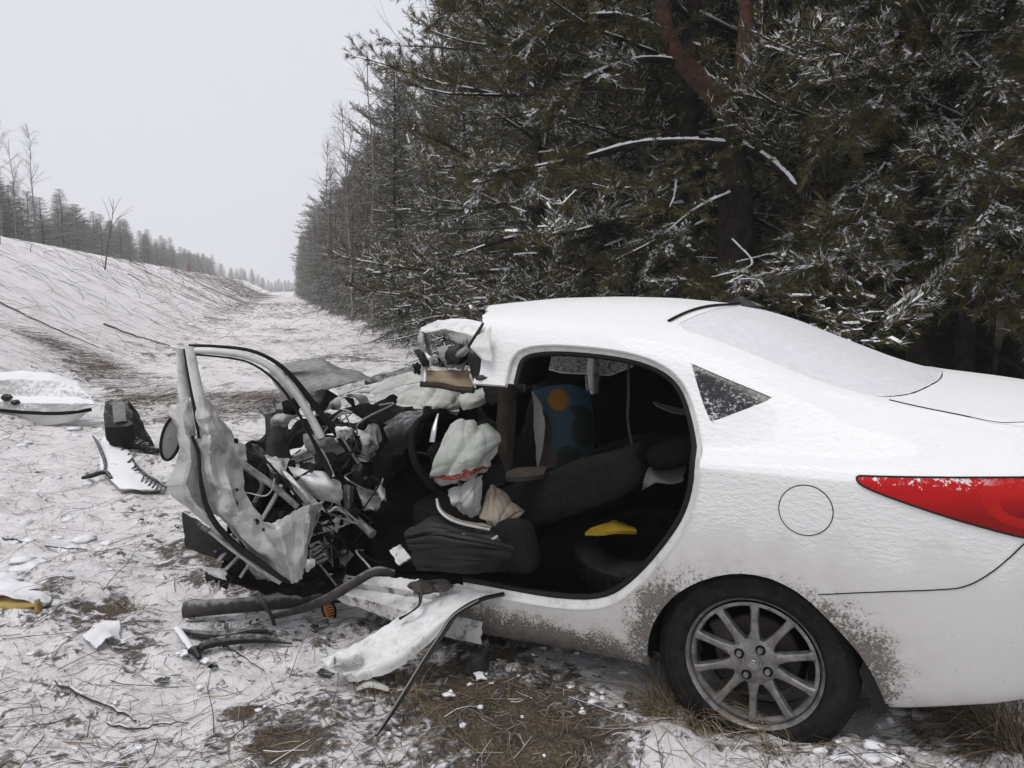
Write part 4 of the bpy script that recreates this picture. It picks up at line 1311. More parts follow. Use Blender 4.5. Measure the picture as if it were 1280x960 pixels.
# door opening: painted jamb, black rubber seal
ring = dense(P_rear_edge, 0.02, closed=False)
ring = np.concatenate([[(1.02, .318)], ring])
tang = np.gradient(ring, axis=0); tang /= np.linalg.norm(tang, axis=1, keepdims=True)
nrm = np.stack([-tang[:, 1], tang[:, 0]], 1)            # towards the opening
cxz = np.array([.55, .75])
if ((cxz - ring) * nrm).sum() < 0: nrm = -nrm
def jamb(k, dy):
    q = ring + nrm * k
    return [Vector((q[i, 0], ysurf(ring[i, 0], ring[i, 1]) + dy, q[i, 1])) for i in range(len(ring))]
b = MB(); b.grid([jamb(-0.004, 0.0015), jamb(0.002, -0.004), jamb(0.006, -.018), jamb(0.028, -.026), jamb(0.030, -.045)])
b.build("door_jamb", M_frame, car)
MB().tube(jamb(0.031, -.030), 0.011, 8).build("rubber_seal", M_rubber, car)
# drip rail line above the doors
rail = dense([(.02, 1.205), (.12, 1.255), (.25, 1.288), (.45, 1.305), (.7, 1.312), (.95, 1.305)], 0.02, closed=False, spline=True)
MB().tube([Vector((p[0], ysurf(p[0], p[1] - .03) - 0.028, p[1])) for p in rail], 0.004, 6).build("drip_rail", M_frame, car) if False else None

# --- rear wheel
WX, WZ, WY = -0.055, 0.262, 0.80
wheel = empty("rear_wheel", (WX, WY, WZ)); wheel.parent = car
Rt = 0.318
b = MB()
prof = [(0.212, -.185), (0.235, -.20), (.290, -.19), (.312, -.165), (Rt, -.13), (Rt, -.05), (.313, -.022), (.300, -.005), (.288, .004), (.284, .0075), (.280, .0065), (.268, .0105), (.262, .014), (.258, .0115), (.245, .013), (.236, .0135), (.228, .008), (.216, -.004), (.212, -.02)]
b.lathe(prof, 72)
b.build("tyre", M_tyre, wheel)
rim = MB()
rp = [(.205, -.16), (.200, -.03), (.207, -.012), (.213, -.002), (.2165, .001), (.2175, -.006), (.2165, -.014)]
rim.lathe(rp, 72)
rim.lathe([(.2, -.012), (.190, -.010), (.186, -.016), (.186, -.03)], 72)
# ten spokes
for k in range(10):
    a = R_(90 - 1 + 36 * k)
    ca, sa = math.cos(a), math.sin(a)
    def sp_pt(r, wv, h): return (r * ca - wv * sa, h, r * sa + wv * ca)
    rows = []
    for (r, wh, h) in [(.045, .022, -.016), (.072, .0190, -.017), (.10, .0125, -.016), (.14, .0108, -.012), (.175, .0115, -.008), (.194, .017, -.007)]:
        rows.append([sp_pt(r, -wh, h - .03), sp_pt(r, -wh, h - .004), sp_pt(r, -wh * .6, h), sp_pt(r, wh * .6, h), sp_pt(r, wh, h - .004), sp_pt(r, wh, h - .03)])
    rim.grid(rows)
rim.lathe([(.001, -.015), (.068, -.015), (.076, -.020), (.076, -.05)], 40)
rimo = rim.build("rim", M_rim, wheel, angle=35)
cap = MB().lathe([(.001, -.006), (.020, -.006), (.0215, -.010), (.026, -.010), (.029, -.014), (.029, -.03)], 32).build("centre_cap", M_rim, wheel)
em = MB()
em.tube([(.0145 * math.cos(a), -.005, .0095 * math.sin(a)) for a in np.linspace(0, 6.283, 24, endpoint=False)], .0014, 5, closed=True)
em.tube([(-.008, -.005, -.006), (-.0035, -.005, .007)], .0013, 5); em.tube([(.0035, -.005, -.007), (.008, -.005, .006)], .0013, 5); em.tube([(-.006, -.005, -.0015), (.006, -.005, .0015)], .0013, 5)
em.build("emblem", M_chrome, cap)
for k in range(4):
    a = R_(50 + 90 * k) - .7
    c = (.050 * math.cos(a + .25), .050 * math.sin(a + .25))
    MB().lathe([(.001, -.003), (.0080, -.003), (.0095, -.006), (.0095, -.02)], 6, c=(c[0], 0, c[1])).build("wheel_nut", M_rim, wheel, smooth=False)
    MB().lathe([(.0095, -.0145), (.0165, -.0142), (.0175, -.02)], 20, c=(c[0], 0, c[1])).build("nut_seat", M_trim, wheel)
MB().lathe([(.001, -.07), (.13, -.07), (.135, -.075), (.135, -.09)], 48).build("brake_disc", M_brake, wheel)
MB().box((.10, -.075, .05), .07, .05, .12, Matrix.Rotation(.5, 3, 'Y')).build("brake_caliper", M_brake, wheel, bevel=.008)
# inner wheel arch
b = MB(); A2 = dense(P_arch, 0.03, closed=False); A2 = A2[A2[:, 1] > .20]
b.grid([[Vector((p[0], ysurf(p[0], max(p[1], .2)) - d, p[1])) for p in A2] for d in (0.004, .05, .45)])
b.build("arch_liner", M_trim, car)
b = MB(); b.grid([[cony(px, py, .80) for (px, py) in r] for r in ([(1084, 815), (1106, 855), (1111, 884)], [(1074, 840), (1084, 866), (1090, 892)])])
b.build("mud_flap", M_dark, car, solid=.008)

# --- inside of the cabin
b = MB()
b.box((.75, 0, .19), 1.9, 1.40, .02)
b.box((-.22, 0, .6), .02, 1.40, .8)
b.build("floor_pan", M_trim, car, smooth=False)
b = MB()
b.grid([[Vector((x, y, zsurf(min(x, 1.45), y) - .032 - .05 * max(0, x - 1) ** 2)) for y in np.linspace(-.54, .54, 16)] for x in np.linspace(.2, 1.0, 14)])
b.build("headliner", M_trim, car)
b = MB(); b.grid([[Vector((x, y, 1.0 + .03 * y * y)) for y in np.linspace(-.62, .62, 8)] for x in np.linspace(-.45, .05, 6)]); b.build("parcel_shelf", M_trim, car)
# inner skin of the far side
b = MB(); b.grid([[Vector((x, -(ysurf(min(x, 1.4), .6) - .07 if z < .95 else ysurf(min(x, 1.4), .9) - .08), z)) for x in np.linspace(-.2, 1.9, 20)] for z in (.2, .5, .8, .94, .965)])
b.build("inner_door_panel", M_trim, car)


def cushion(c, sx, sy, sz, rot=None, r=.06, seed=0, n=2.6):
    """rounded upholstery block (superellipsoid)"""
    rows = []
    M = rot if rot is not None else Matrix.Identity(3)
    for v_ in np.linspace(-math.pi / 2, math.pi / 2, 17):
        row = []
        for u in np.linspace(-math.pi, math.pi, 33)[:-1]:
            f = lambda c_, e: math.copysign(abs(c_) ** e, c_)
            p = Vector((f(math.cos(v_), 2 / n * .8) * f(math.cos(u), 2 / n * .8) * sx / 2, f(math.cos(v_), 2 / n * .8) * f(math.sin(u), 2 / n * .8) * sy / 2, f(math.sin(v_), 2 / n * .8) * sz / 2))
            p += p.normalized() * (.012 * mn.noise(p * 9 + Vector((seed, 0, 0))))
            row.append(Vector(c) + M @ p)
        rows.append(row)
    return rows


RY = lambda a: Matrix.Rotation(R_(a), 3, 'Y')
# rear bench
seat = MB().grid(cushion((.05, 0, .50), .50, 1.25, .20, RY(-6), n=5), wrap=True).grid(cushion((-.17, 0, .80), .16, 1.25, .62, RY(-14), n=5), wrap=True).build("rear_bench", M_fabric, car)
# driver's seat: cushion and a backrest thrown right back
ds = empty("driver_seat"); ds.parent = car
MB().grid(cushion((1.22, .33, .44), .50, .50, .19, RY(-6), n=4, seed=2), wrap=True).build("seat_cushion", M_fabric, ds)
b = MB().grid(cushion((.80, .34, .640), .74, .44, .13, RY(25), n=3.6, seed=5), wrap=True)
b.build("backrest", M_fabric2, ds)
for y in (.565, .115):
    MB().grid(cushion((.74, y, .665), .72, .10, .19, RY(24), n=3, seed=6 + y), wrap=True).build("side_bolster", M_fabric, ds)
MB().grid(cushion((.33, .34, .84), .22, .28, .11, RY(22), n=3, seed=7), wrap=True).build("head_restraint", M_fabric, ds)
MB().grid(cushion((1.02, .585, .39), .20, .06, .19, RY(0), n=3, seed=7), wrap=True).build("hinge_cover", M_trim, ds)
# passenger seat upright
ps = empty("passenger_seat"); ps.parent = car
pc_ = cony(690, 545, -.34); ph_ = cony(664, 456, -.34)
MB().grid(cushion((pc_.x + .30, -.36, .44), .50, .50, .18, RY(-4), n=4, seed=12), wrap=True).build("seat_cushion", M_fabric, ps)
MB().grid(cushion(pc_ - Vector((0, .02, 0)), .17, .52, .62, RY(-12), n=4, seed=15), wrap=True).build("backrest", M_fabric, ps)
MB().grid(cushion(ph_, .13, .27, .19, RY(-12), n=3, seed=17), wrap=True).build("head_restraint", M_fabric, ps)
for y in (-.40, -.28):
    MB().tube([Vector((ph_.x + .01, y, ph_.z - .14)), Vector((ph_.x, y, ph_.z - .06))], .006, 6).build("restraint_post", M_chrome, ps)
# ------------------------------------------------------------------ the torn-off front of the car
def K(rows): return [[cat_(*p) for p in r] for r in rows]


def part(name, rows, m, parent=car, nu=26, nv=22, amp=.010, fr=7, seed=1., fold=0., jag=.006, solid=.004, label=None, offset=-1.0, sharp=False, cells=((0.075, 1.0), (0.030, 0.40)), ridges=None):
    return MB().grid(sheet(K(rows), nu, nv, amp, fr, seed, fold, jag, sharp, cells, ridges)).build(name, m, parent, solid=solid, label=label, angle=24, offset=offset)


def rod(name, pts, r, m, parent=car, n=8, res=18, squash=1.0):
    P = curve([cat_(*p) for p in pts], res)
    rs = r if not isinstance(r, (list, tuple)) else [float(x) for x in np.interp(np.linspace(0, 1, res), np.linspace(0, 1, len(r)), r)]
    return MB().tube(P, rs, n, squash=squash).build(name, m, parent)


# --- front door, swung right round, seen from inside with its trim torn off
door = empty("front_door"); door.parent = car
door['label'] = "crumpled front door bent right round on its hinges"
C_ = [(246, 500, 2.98), (243, 530, 2.98), (243, 552, 3.00), (250, 580, 3.0), (255, 608, 3.0), (263, 640, 3.02), (290, 674, 3.06), (326, 702, 3.10), (357, 724, 3.12)]
part("door_skin", [[(224, 497, 3.02), (213, 507, 3.02), (217, 530, 3.0), (224, 560, 2.98), (203, 608, 2.93), (228, 634, 2.95), (272, 672, 3.0), (318, 706, 3.06), (352, 727, 3.10)],
                   [(236, 496, 2.97), (229, 518, 2.95), (229, 545, 2.94), (238, 575, 2.92), (230, 606, 2.90), (246, 634, 2.93), (282, 668, 2.98), (322, 700, 3.04), (354, 724, 3.09)], C_],
     M_primer, door, 110, 44, .003, 9, 2, .016, .003, sharp=True, cells=((0.09, 1.25), (0.035, 0.40)))
part("inner_panel", [C_,
                     [(253, 500, 2.93), (258, 528, 2.93), (262, 548, 2.90), (262, 580, 2.93), (270, 610, 2.93), (277, 640, 2.96), (301, 672, 3.0), (331, 696, 3.05), (357, 720, 3.09)],
                     [(262, 503, 2.98), (272, 530, 2.96), (284, 552, 3.02), (282, 582, 2.99), (290, 612, 2.95), (297, 640, 2.99), (318, 664, 3.02), (339, 686, 3.05), (360, 715, 3.09)],
                     [(268, 510, 3.05), (288, 535, 3.06), (306, 560, 3.08), (301, 585, 3.07), (306, 612, 3.06), (314, 634, 3.06), (329, 654, 3.07), (346, 680, 3.08), (363, 711, 3.10)]],
     M_primer, door, 110, 60, .003, 9, 5, .018, .004, sharp=True, cells=((0.09, 1.25), (0.035, 0.40)))
part("lower_panel", [[(328, 650, 3.10), (345, 656, 3.04), (366, 640, 3.09), (386, 632, 3.04), (404, 626, 3.12)],
                     [(334, 672, 3.08), (352, 670, 3.0), (370, 660, 3.08), (384, 654, 3.02), (398, 652, 3.12)],
                     [(342, 690, 3.08), (356, 690, 3.02), (370, 684, 3.07), (382, 680, 3.04), (391, 680, 3.12)],
                     [(350, 708, 3.09), (360, 712, 3.05), (370, 706, 3.06), (379, 702, 3.08), (385, 700, 3.14)],
                     [(362, 722, 3.10), (367, 727, 3.08), (373, 728, 3.08), (378, 724, 3.10), (381, 718, 3.14)]],
     M_primer, door, 70, 70, .003, 10, 8, .016, .006, sharp=True, cells=((0.09, 1.25), (0.035, 0.40)))
part("hinge_panel", [[(345, 586, 3.22), (362, 606, 3.2), (376, 624, 3.18), (392, 646, 3.15)],
                     [(352, 586, 3.18), (369, 604, 3.14), (384, 622, 3.12), (398, 640, 3.12)],
                     [(357, 588, 3.24), (375, 606, 3.22), (390, 622, 3.2), (404, 634, 3.18)]], M_primer, door, 30, 14, .008, 10, 4, .008)
rod("intrusion_beam", [(292, 572, 3.14), (320, 592, 3.15), (345, 610, 3.16), (372, 634, 3.17)], [.030, .026, .026, .022], M_grey_metal, door, 10, squash=.45)
rod("brace", [(352, 606, 3.2), (340, 628, 3.19), (326, 652, 3.17)], [.016, .018, .016], M_primer, door, 8, squash=.5)
rod("brace", [(318, 590, 3.26), (328, 606, 3.24), (318, 628, 3.24)], .012, M_grey_metal, door, 8, squash=.5)
wf = empty("window_frame"); wf.parent = door
# post of two channels and the curved top rail
rod("post", [(237, 434, 2.97), (242, 462, 2.96), (249, 495, 2.955), (257, 528, 2.96)], [.021, .022, .024, .022], M_frame, wf, 10, squash=.6)
rod("post", [(225, 437, 3.02), (227, 465, 3.01), (231, 495, 3.0), (240, 520, 2.99)], [.018, .020, .026, .024], M_frame, wf, 10, squash=.6)
rod("post_seal", [(231, 436, 2.975), (235, 465, 2.965), (241, 500, 2.95), (249, 548, 2.94)], .006, M_rubber, wf, 6)
rod("top_rail", [(233, 438, 2.98), (270, 439, 3.0), (308, 445, 3.04), (338, 459, 3.08), (362, 482, 3.12), (384, 514, 3.16), (401, 546, 3.2)], [.017, .018, .018, .018, .019, .022, .024], M_frame, wf, 12, 40, squash=.75)
rod("rail_seal", [(236, 432, 3.0), (272, 433, 3.02), (312, 438, 3.06), (342, 451, 3.10), (366, 472, 3.14), (392, 505, 3.19), (420, 540, 3.24), (442, 572, 3.28), (452, 602, 3.3)], [.006, .006, .007, .008, .011, .013, .015, .016, .013], M_rubber, wf, 8, 40)
rod("rail_seal", [(240, 443, 2.975), (275, 446, 2.99), (308, 452, 3.03), (334, 467, 3.07), (356, 490, 3.10), (376, 522, 3.14), (392, 552, 3.18), (404, 575, 3.2), (416, 598, 3.2)], [.004, .004, .004, .005, .006, .006, .008, .012, .010], M_rubber, wf, 8, 40)
rod("rail_end", [(396, 552, 3.22), (407, 574, 3.22), (417, 596, 3.2)], [.012, .014, .010], M_frame, wf, 8, squash=.5)
rod("door_seal", [(240, 545, 2.95), (248, 566, 2.94), (250, 590, 2.93), (253, 612, 2.93), (259, 634, 2.94), (272, 658, 2.96), (296, 682, 3.0), (326, 704, 3.03), (350, 722, 3.05), (362, 728, 3.08)], [.006, .007, .006, .009, .010, .012, .013, .014, .011, .008], M_rubber, door, 8, 44)
rod("torn_flange", [(262, 664, 3.0), (285, 682, 3.0), (312, 702, 3.03), (338, 716, 3.06)], [.010, .015, .014, .008], M_primer, door, 8, squash=.5)
mr = MB().grid([[cat_(214 + (3 + 9 * r) * math.cos(a) * 1 + 5 * math.sin(a) * r * -1, 548 + 26 * r * math.sin(a), 3.0 - .006 * (1 - r)) for a in np.linspace(0, 6.283, 24, endpoint=False)] for r in (0.02, .5, .8, 1)], wrap=True).build("mirror", M_mirror, door, solid=.012)
MB().tube([cat_(214 + 12 * math.cos(a) - 5 * math.sin(a), 548 + 27 * math.sin(a), 3.0) for a in np.linspace(0, 6.283, 30, endpoint=False)], .0065, 6, closed=True).build("mirror_rim", M_rubber, mr)
# dark discs painted for the shade of holes in the inner panel
for (px, py, r) in [(296, 551, .010), (297, 612, .006), (296, 629, .009), (322, 652, .011), (330, 662, .006), (319, 667, .006)]:
    MB().lathe([(.0001, 0), (r, 0), (r * 1.2, .004)], 12, c=cat_(px, py, 2.985 if px < 300 else 3.03)).build("hole_shade_disc", M_dark, door)
rod("door_wire", [(343, 598, 3.1), (340, 612, 3.09), (330, 620, 3.08), (310, 616, 3.1), (300, 618, 3.12)], .003, M_airbag, door, 5)
rod("door_wire", [(312, 566, 3.06), (330, 574, 3.04), (344, 588, 3.05), (360, 606, 3.06), (378, 628, 3.08)], .0055, M_rubber, door, 6)

# --- crushed panels round the front pillar and the engine bay
part("crushed_wing", [[(362, 562, 3.42), (395, 549, 3.40), (428, 538, 3.42)], [(364, 570, 3.34), (398, 557, 3.30), (430, 548, 3.34)], [(368, 577, 3.40), (400, 566, 3.38), (434, 556, 3.4)], [(372, 588, 3.36), (402, 577, 3.33), (432, 566, 3.36)]], M_paint_dirty, nu=36, nv=26, amp=.012, fold=.012, seed=3)
part("crushed_wing", [[(432, 536, 3.48), (455, 531, 3.46), (472, 527, 3.5)], [(434, 548, 3.40), (455, 545, 3.38), (474, 540, 3.44)], [(442, 560, 3.44), (460, 556, 3.40), (470, 556, 3.48)], [(450, 578, 3.44), (458, 574, 3.42), (464, 570, 3.48)]], M_paint_dirty, nu=30, nv=30, amp=.02, fold=.03, seed=13, fr=10)
part("hinge_pillar", [[(361, 584, 3.30), (380, 586, 3.24), (405, 592, 3.24), (426, 602, 3.28)], [(366, 595, 3.24), (385, 600, 3.17), (408, 606, 3.18), (428, 612, 3.24)], [(372, 606, 3.28), (390, 612, 3.20), (410, 616, 3.22), (428, 621, 3.28)], [(384, 616, 3.32), (396, 624, 3.26), (412, 626, 3.26), (425, 630, 3.32)]], M_paint, nu=34, nv=30, amp=.012, fold=.010, seed=23)
part("hinge_pillar", [[(364, 610, 3.34), (380, 618, 3.28), (398, 630, 3.28)], [(368, 616, 3.28), (382, 626, 3.22), (400, 638, 3.24)], [(376, 624, 3.32), (388, 634, 3.26), (398, 644, 3.3)]], M_paint_dirty, nu=24, nv=16, amp=.01, fold=.012, seed=27)
part("torn_bracket", [[(428, 606, 3.34), (436, 606, 3.32), (443, 608, 3.34)], [(430, 622, 3.33), (436, 622, 3.30), (441, 626, 3.34)], [(432, 636, 3.34), (437, 638, 3.33), (440, 640, 3.36)]], M_grey_metal, nu=14, nv=14, seed=4)
part("torn_bracket", [[(403, 652, 3.36), (416, 648, 3.33), (428, 644, 3.35)], [(405, 664, 3.34), (414, 664, 3.30), (424, 662, 3.34)], [(404, 680, 3.33), (411, 676, 3.31), (417, 676, 3.34)], [(403, 694, 3.34), (407, 690, 3.33), (411, 686, 3.35)]], M_paint_dirty, nu=20, nv=22, amp=.012, seed=6, fold=.008)
for k in range(5):
    part("radiator_fin", [[(386 + k * 2, 682 + k * 5, 3.30), (398 + k * 2.5, 676 + k * 5, 3.28), (409 + k * 1.5, 684 + k * 4.5, 3.32)], [(388 + k * 2, 685 + k * 5, 3.29), (399 + k * 2.5, 679 + k * 5, 3.27), (410 + k * 1.5, 687 + k * 4.5, 3.31)]], M_grey_metal, nu=12, nv=4, amp=.006, seed=40 + k)
part("torn_bracket", [[(375, 700, 3.2), (384, 698, 3.17), (391, 699, 3.2)], [(377, 706, 3.19), (385, 706, 3.15), (390, 706, 3.19)], [(380, 712, 3.2), (385, 713, 3.18), (389, 711, 3.2)]], M_paint, nu=12, nv=12, amp=.012, seed=9, fold=.02)
hood = part("bonnet", [[(346, 455, 4.7), (375, 450, 4.7), (402, 447, 4.7), (424, 459, 4.66), (446, 462, 4.64), (461, 470, 4.6)],
                       [(336, 464, 4.5), (360, 463, 4.45), (398, 460, 4.45), (424, 465, 4.46), (448, 468, 4.46), (463, 473, 4.5)],
                       [(338, 472, 4.44), (362, 472, 4.42), (398, 470, 4.40), (424, 469, 4.38), (448, 472, 4.36), (463, 476, 4.4)],
                       [(346, 484, 4.30), (370, 487, 4.22), (398, 484, 4.20), (426, 479, 4.22), (450, 476, 4.26), (464, 479, 4.34)],
                       [(352, 500, 4.24), (374, 502, 4.18), (396, 498, 4.18), (418, 490, 4.22), (440, 483, 4.28), (460, 482, 4.34)]],
            M_hoodgrey, nu=50, nv=40, amp=.012, fr=4, seed=15, fold=.004)
part("bonnet_flap", [[(414, 487, 4.1), (434, 480, 4.1), (456, 474, 4.12)], [(417, 496, 4.06), (436, 490, 4.06), (456, 484, 4.08)]], M_grey_metal, nu=20, nv=8, amp=.006, seed=16)
part("bonnet_flap", [[(458, 472, 4.5), (480, 466, 4.5), (505, 460, 4.5), (530, 460, 4.5)], [(462, 480, 4.4), (484, 473, 4.4), (508, 467, 4.4), (530, 466, 4.4)]], M_dark, nu=24, nv=8, amp=.008, seed=17)
part("scuttle_panel", [[(392, 500, 3.9), (405, 492, 3.88), (417, 490, 3.9)], [(398, 506, 3.84), (408, 500, 3.80), (420, 503, 3.86)], [(402, 514, 3.86), (412, 512, 3.82), (425, 514, 3.86)]], M_paint_dirty, nu=20, nv=18, amp=.02, fold=.03, seed=18)
part("scuttle_panel", [[(432, 494, 3.8), (446, 502, 3.78), (456, 514, 3.8)], [(438, 492, 3.74), (450, 498, 3.72), (462, 512, 3.74)], [(446, 490, 3.8), (456, 498, 3.78), (466, 510, 3.8)]], M_grey_metal, nu=20, nv=14, amp=.01, fold=.01, seed=19)
rod("hose", [(412, 524, 3.55), (430, 514, 3.55), (450, 511, 3.52), (468, 519, 3.48), (477, 534, 3.46), (478, 552, 3.45), (470, 566, 3.45)], .013, M_rubber, n=8, res=30)
rod("hose", [(362, 556, 3.45), (368, 545, 3.45), (382, 538, 3.45), (396, 536, 3.45)], .010, M_rubber, n=8)
rod("hose", [(404, 536, 3.45), (425, 534, 3.42), (440, 542, 3.38), (448, 556, 3.36), (446, 568, 3.36)], .014, M_rubber, n=8, res=26)
rod("hose", [(410, 590, 3.30), (428, 586, 3.25), (438, 572, 3.28), (432, 556, 3.34)], .010, M_rubber, n=8)
# small torn pieces jammed between the door and the cabin
rk = random.Random(404)
for k in range(46):
    if k < 30: x0, y0, d0_ = rk.uniform(335, 480), rk.uniform(500, 700), rk.uniform(3.2, 3.45)
    elif k < 38: x0, y0, d0_ = rk.uniform(240, 420), rk.uniform(690, 735), rk.uniform(3.12, 3.25)
    else: x0, y0, d0_ = rk.uniform(520, 605), rk.uniform(430, 462), rk.uniform(3.0, 3.15)
    w_, h_ = (rk.uniform(5, 15), rk.uniform(4, 11)) if k % 4 else (rk.uniform(14, 24), rk.uniform(8, 16)); t_a = rk.uniform(-1, 1)
    rw_ = [[(x0 - w_ + t_a * 6, y0 - h_, d0_ + rk.uniform(-.03, .03)), (x0 + t_a * 6, y0 - h_ - rk.uniform(-4, 4), d0_ - .02), (x0 + w_ + t_a * 6, y0 - h_ * .6, d0_ + rk.uniform(-.03, .03))],
           [(x0 - w_ * .8, y0, d0_ - .02), (x0, y0 + rk.uniform(-3, 3), d0_ - rk.uniform(0, .05)), (x0 + w_ * .7, y0 + 2, d0_)],
           [(x0 - w_ * .5 - t_a * 5, y0 + h_, d0_), (x0 - t_a * 5, y0 + h_ * .8, d0_ - .02), (x0 + w_ * .4 - t_a * 5, y0 + h_ * 1.1, d0_ + rk.uniform(-.03, .02))]]
    part("torn_scrap", rw_, rk.choice([M_grey_metal, M_paint_dirty, M_dark, M_dark, M_grey_metal, M_trim]), nu=12, nv=12, amp=.006, fr=14, seed=500 + k, fold=.008, jag=.008, solid=.003)
for k in range(26):
    x0, y0 = rk.uniform(350, 475), rk.uniform(505, 690)
    rod("wiring", [(x0, y0, 3.35), (x0 + rk.uniform(-25, 25), y0 + rk.uniform(-14, 22), rk.uniform(3.15, 3.35)), (x0 + rk.uniform(-35, 35), y0 + rk.uniform(-5, 40), rk.uniform(3.15, 3.35)), (x0 + rk.uniform(-45, 45), y0 + rk.uniform(5, 55), 3.3)], rk.uniform(.002, .006), rk.choice([M_rubber, M_rubber, M_belt, M_grey_metal]), n=5, res=14)
rod("steering_shaft", [(430, 637, 3.42), (448, 652, 3.36), (466, 668, 3.30)], [.017, .018, .020], M_grey_metal, n=10)
rod("wiring", [(398, 632, 3.22), (410, 640, 3.2), (420, 634, 3.2), (428, 640, 3.22)], .005, M_airbag, n=5)
rod("wiring", [(400, 640, 3.22), (396, 652, 3.2), (388, 668, 3.2), (386, 682, 3.22)], .004, M_belt, n=5)
rod("wiring", [(406, 636, 3.2), (414, 650, 3.18), (396, 664, 3.2), (402, 676, 3.22)], .004, M_rubber, n=5)
for k in range(16):
    r3 = random.Random(100 + k)
    x0, y0 = r3.uniform(285, 430), r3.uniform(640, 715)
    rod("wiring", [(x0, y0, 3.32), (x0 + r3.uniform(-18, 18), y0 + r3.uniform(5, 22), 3.26), (x0 + r3.uniform(-26, 26), min(748, y0 + r3.uniform(20, 45)), 3.24)], r3.uniform(.0025, .006), r3.choice([M_rubber, M_grey_metal, M_rubber]), n=5, res=10)
# dark mass behind: firewall, dashboard and what is left of the engine
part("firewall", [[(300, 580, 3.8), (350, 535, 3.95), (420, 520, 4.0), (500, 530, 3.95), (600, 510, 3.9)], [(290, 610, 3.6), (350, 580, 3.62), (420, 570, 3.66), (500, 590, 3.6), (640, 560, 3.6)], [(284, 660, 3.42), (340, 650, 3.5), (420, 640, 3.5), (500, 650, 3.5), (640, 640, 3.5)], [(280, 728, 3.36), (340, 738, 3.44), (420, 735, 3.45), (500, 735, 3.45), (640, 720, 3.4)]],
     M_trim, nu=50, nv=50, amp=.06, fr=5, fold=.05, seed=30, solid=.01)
part("engine_block", [[(333, 520, 3.52), (345, 512, 3.48), (360, 516, 3.5)], [(332, 540, 3.48), (345, 536, 3.44), (361, 538, 3.46)], [(334, 570, 3.46), (346, 568, 3.42), (361, 568, 3.44)], [(338, 604, 3.44), (348, 604, 3.42), (360, 602, 3.44)]], M_dark, nu=20, nv=30, amp=.012, seed=33, fold=.008, solid=.05)
part("snowy_cover", [[(322, 512, 3.7), (340, 500, 3.7), (356, 503, 3.7)], [(330, 520, 3.58), (344, 512, 3.52), (358, 514, 3.56)], [(331, 532, 3.52), (345, 530, 3.48), (359, 530, 3.5)]], M_dark, nu=18, nv=16, amp=.02, fold=.02, seed=35)
part("headlamp_shell", [[(316, 556, 3.4), (326, 560, 3.36), (338, 574, 3.36)], [(318, 566, 3.36), (328, 572, 3.32), (342, 584, 3.32)], [(328, 578, 3.38), (338, 588, 3.34), (346, 592, 3.36)]], M_dark, nu=16, nv=14, amp=.014, fold=.02, seed=37)
part("black_shield", [[(228, 640, 3.2), (250, 652, 3.15), (275, 672, 3.12), (292, 690, 3.14)], [(230, 660, 3.18), (252, 668, 3.12), (274, 680, 3.1), (290, 694, 3.14)], [(231, 684, 3.2), (250, 690, 3.16), (268, 696, 3.15), (284, 700, 3.18)]], M_dark, nu=24, nv=20, amp=.008, seed=38, solid=.012)
for (x0, y0, x1, y1, r) in [(300, 672, 272, 702, .012), (312, 684, 282, 712, .010), (322, 694, 300, 722, .008), (290, 668, 268, 690, .008)]:
    rod("bent_bar", [(x0, y0, 3.18), ((x0 + x1) / 2 - 3, (y0 + y1) / 2 + 2, 3.14), (x1, y1, 3.12)], r, M_grey_metal, n=8, squash=.6)
part("black_shield", [[(284, 690, 3.3), (320, 700, 3.3), (360, 720, 3.3), (430, 712, 3.36)], [(280, 725, 3.2), (320, 735, 3.2), (370, 742, 3.22), (430, 738, 3.3)]], M_trim, nu=34, nv=18, amp=.04, fr=9, fold=.03, seed=39, solid=.01)

# --- dashboard, steering wheel and air bags
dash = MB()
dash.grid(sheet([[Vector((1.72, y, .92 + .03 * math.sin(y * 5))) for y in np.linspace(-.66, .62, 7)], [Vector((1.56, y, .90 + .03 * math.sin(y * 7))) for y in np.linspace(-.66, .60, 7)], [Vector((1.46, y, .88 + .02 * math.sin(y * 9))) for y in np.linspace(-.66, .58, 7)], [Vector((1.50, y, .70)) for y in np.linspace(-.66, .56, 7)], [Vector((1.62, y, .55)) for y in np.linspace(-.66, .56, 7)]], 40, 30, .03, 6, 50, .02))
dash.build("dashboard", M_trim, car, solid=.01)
part("column_cowl", [[(478, 530, 3.34), (500, 516, 3.34), (528, 512, 3.36)], [(484, 548, 3.24), (505, 538, 3.2), (530, 528, 3.24)], [(500, 566, 3.26), (512, 560, 3.22), (524, 556, 3.26)]], M_dark, nu=24, nv=22, amp=.012, seed=52, solid=.02)
# steering wheel facing back and tilted
sw = empty("steering_wheel"); sw.parent = car
c0 = cat_(560, 567, 3.10); ax = Vector((-.80, .22, .48)).normalized()
u0 = Vector((0, 1, 0)); u0 = (u0 - ax * u0.dot(ax)).normalized(); v0 = ax.cross(u0)
MB().tube([c0 + u0 * .172 * math.cos(a) + v0 * .172 * math.sin(a) for a in np.linspace(0, 6.283, 48, endpoint=False)], .0155, 10, closed=True).build("wheel_rim", M_trim, sw)
MB().grid(cushion(c0 - ax * .03, .05, .13, .12, Matrix((ax, u0, v0)).transposed(), n=3), wrap=True).build("hub", M_trim, sw)
for (a, w_) in ((R_(200), .018), (R_(340), .018), (R_(90), .022)):
    d_ = u0 * math.cos(a) + v0 * math.sin(a)
    MB().tube([c0 - ax * .03 + d_ * .05, c0 - ax * .02 + d_ * .11, c0 + d_ * .168], [w_, w_ * .8, w_ * .7], 8, squash=.5).build("spoke", M_chrome, sw)
rod("wheel_spoke_trim", [(540, 553, 3.0), (543, 535, 3.02), (548, 517, 3.06)], [.013, .011, .005], M_chrome, sw, 8, 8, squash=.5)

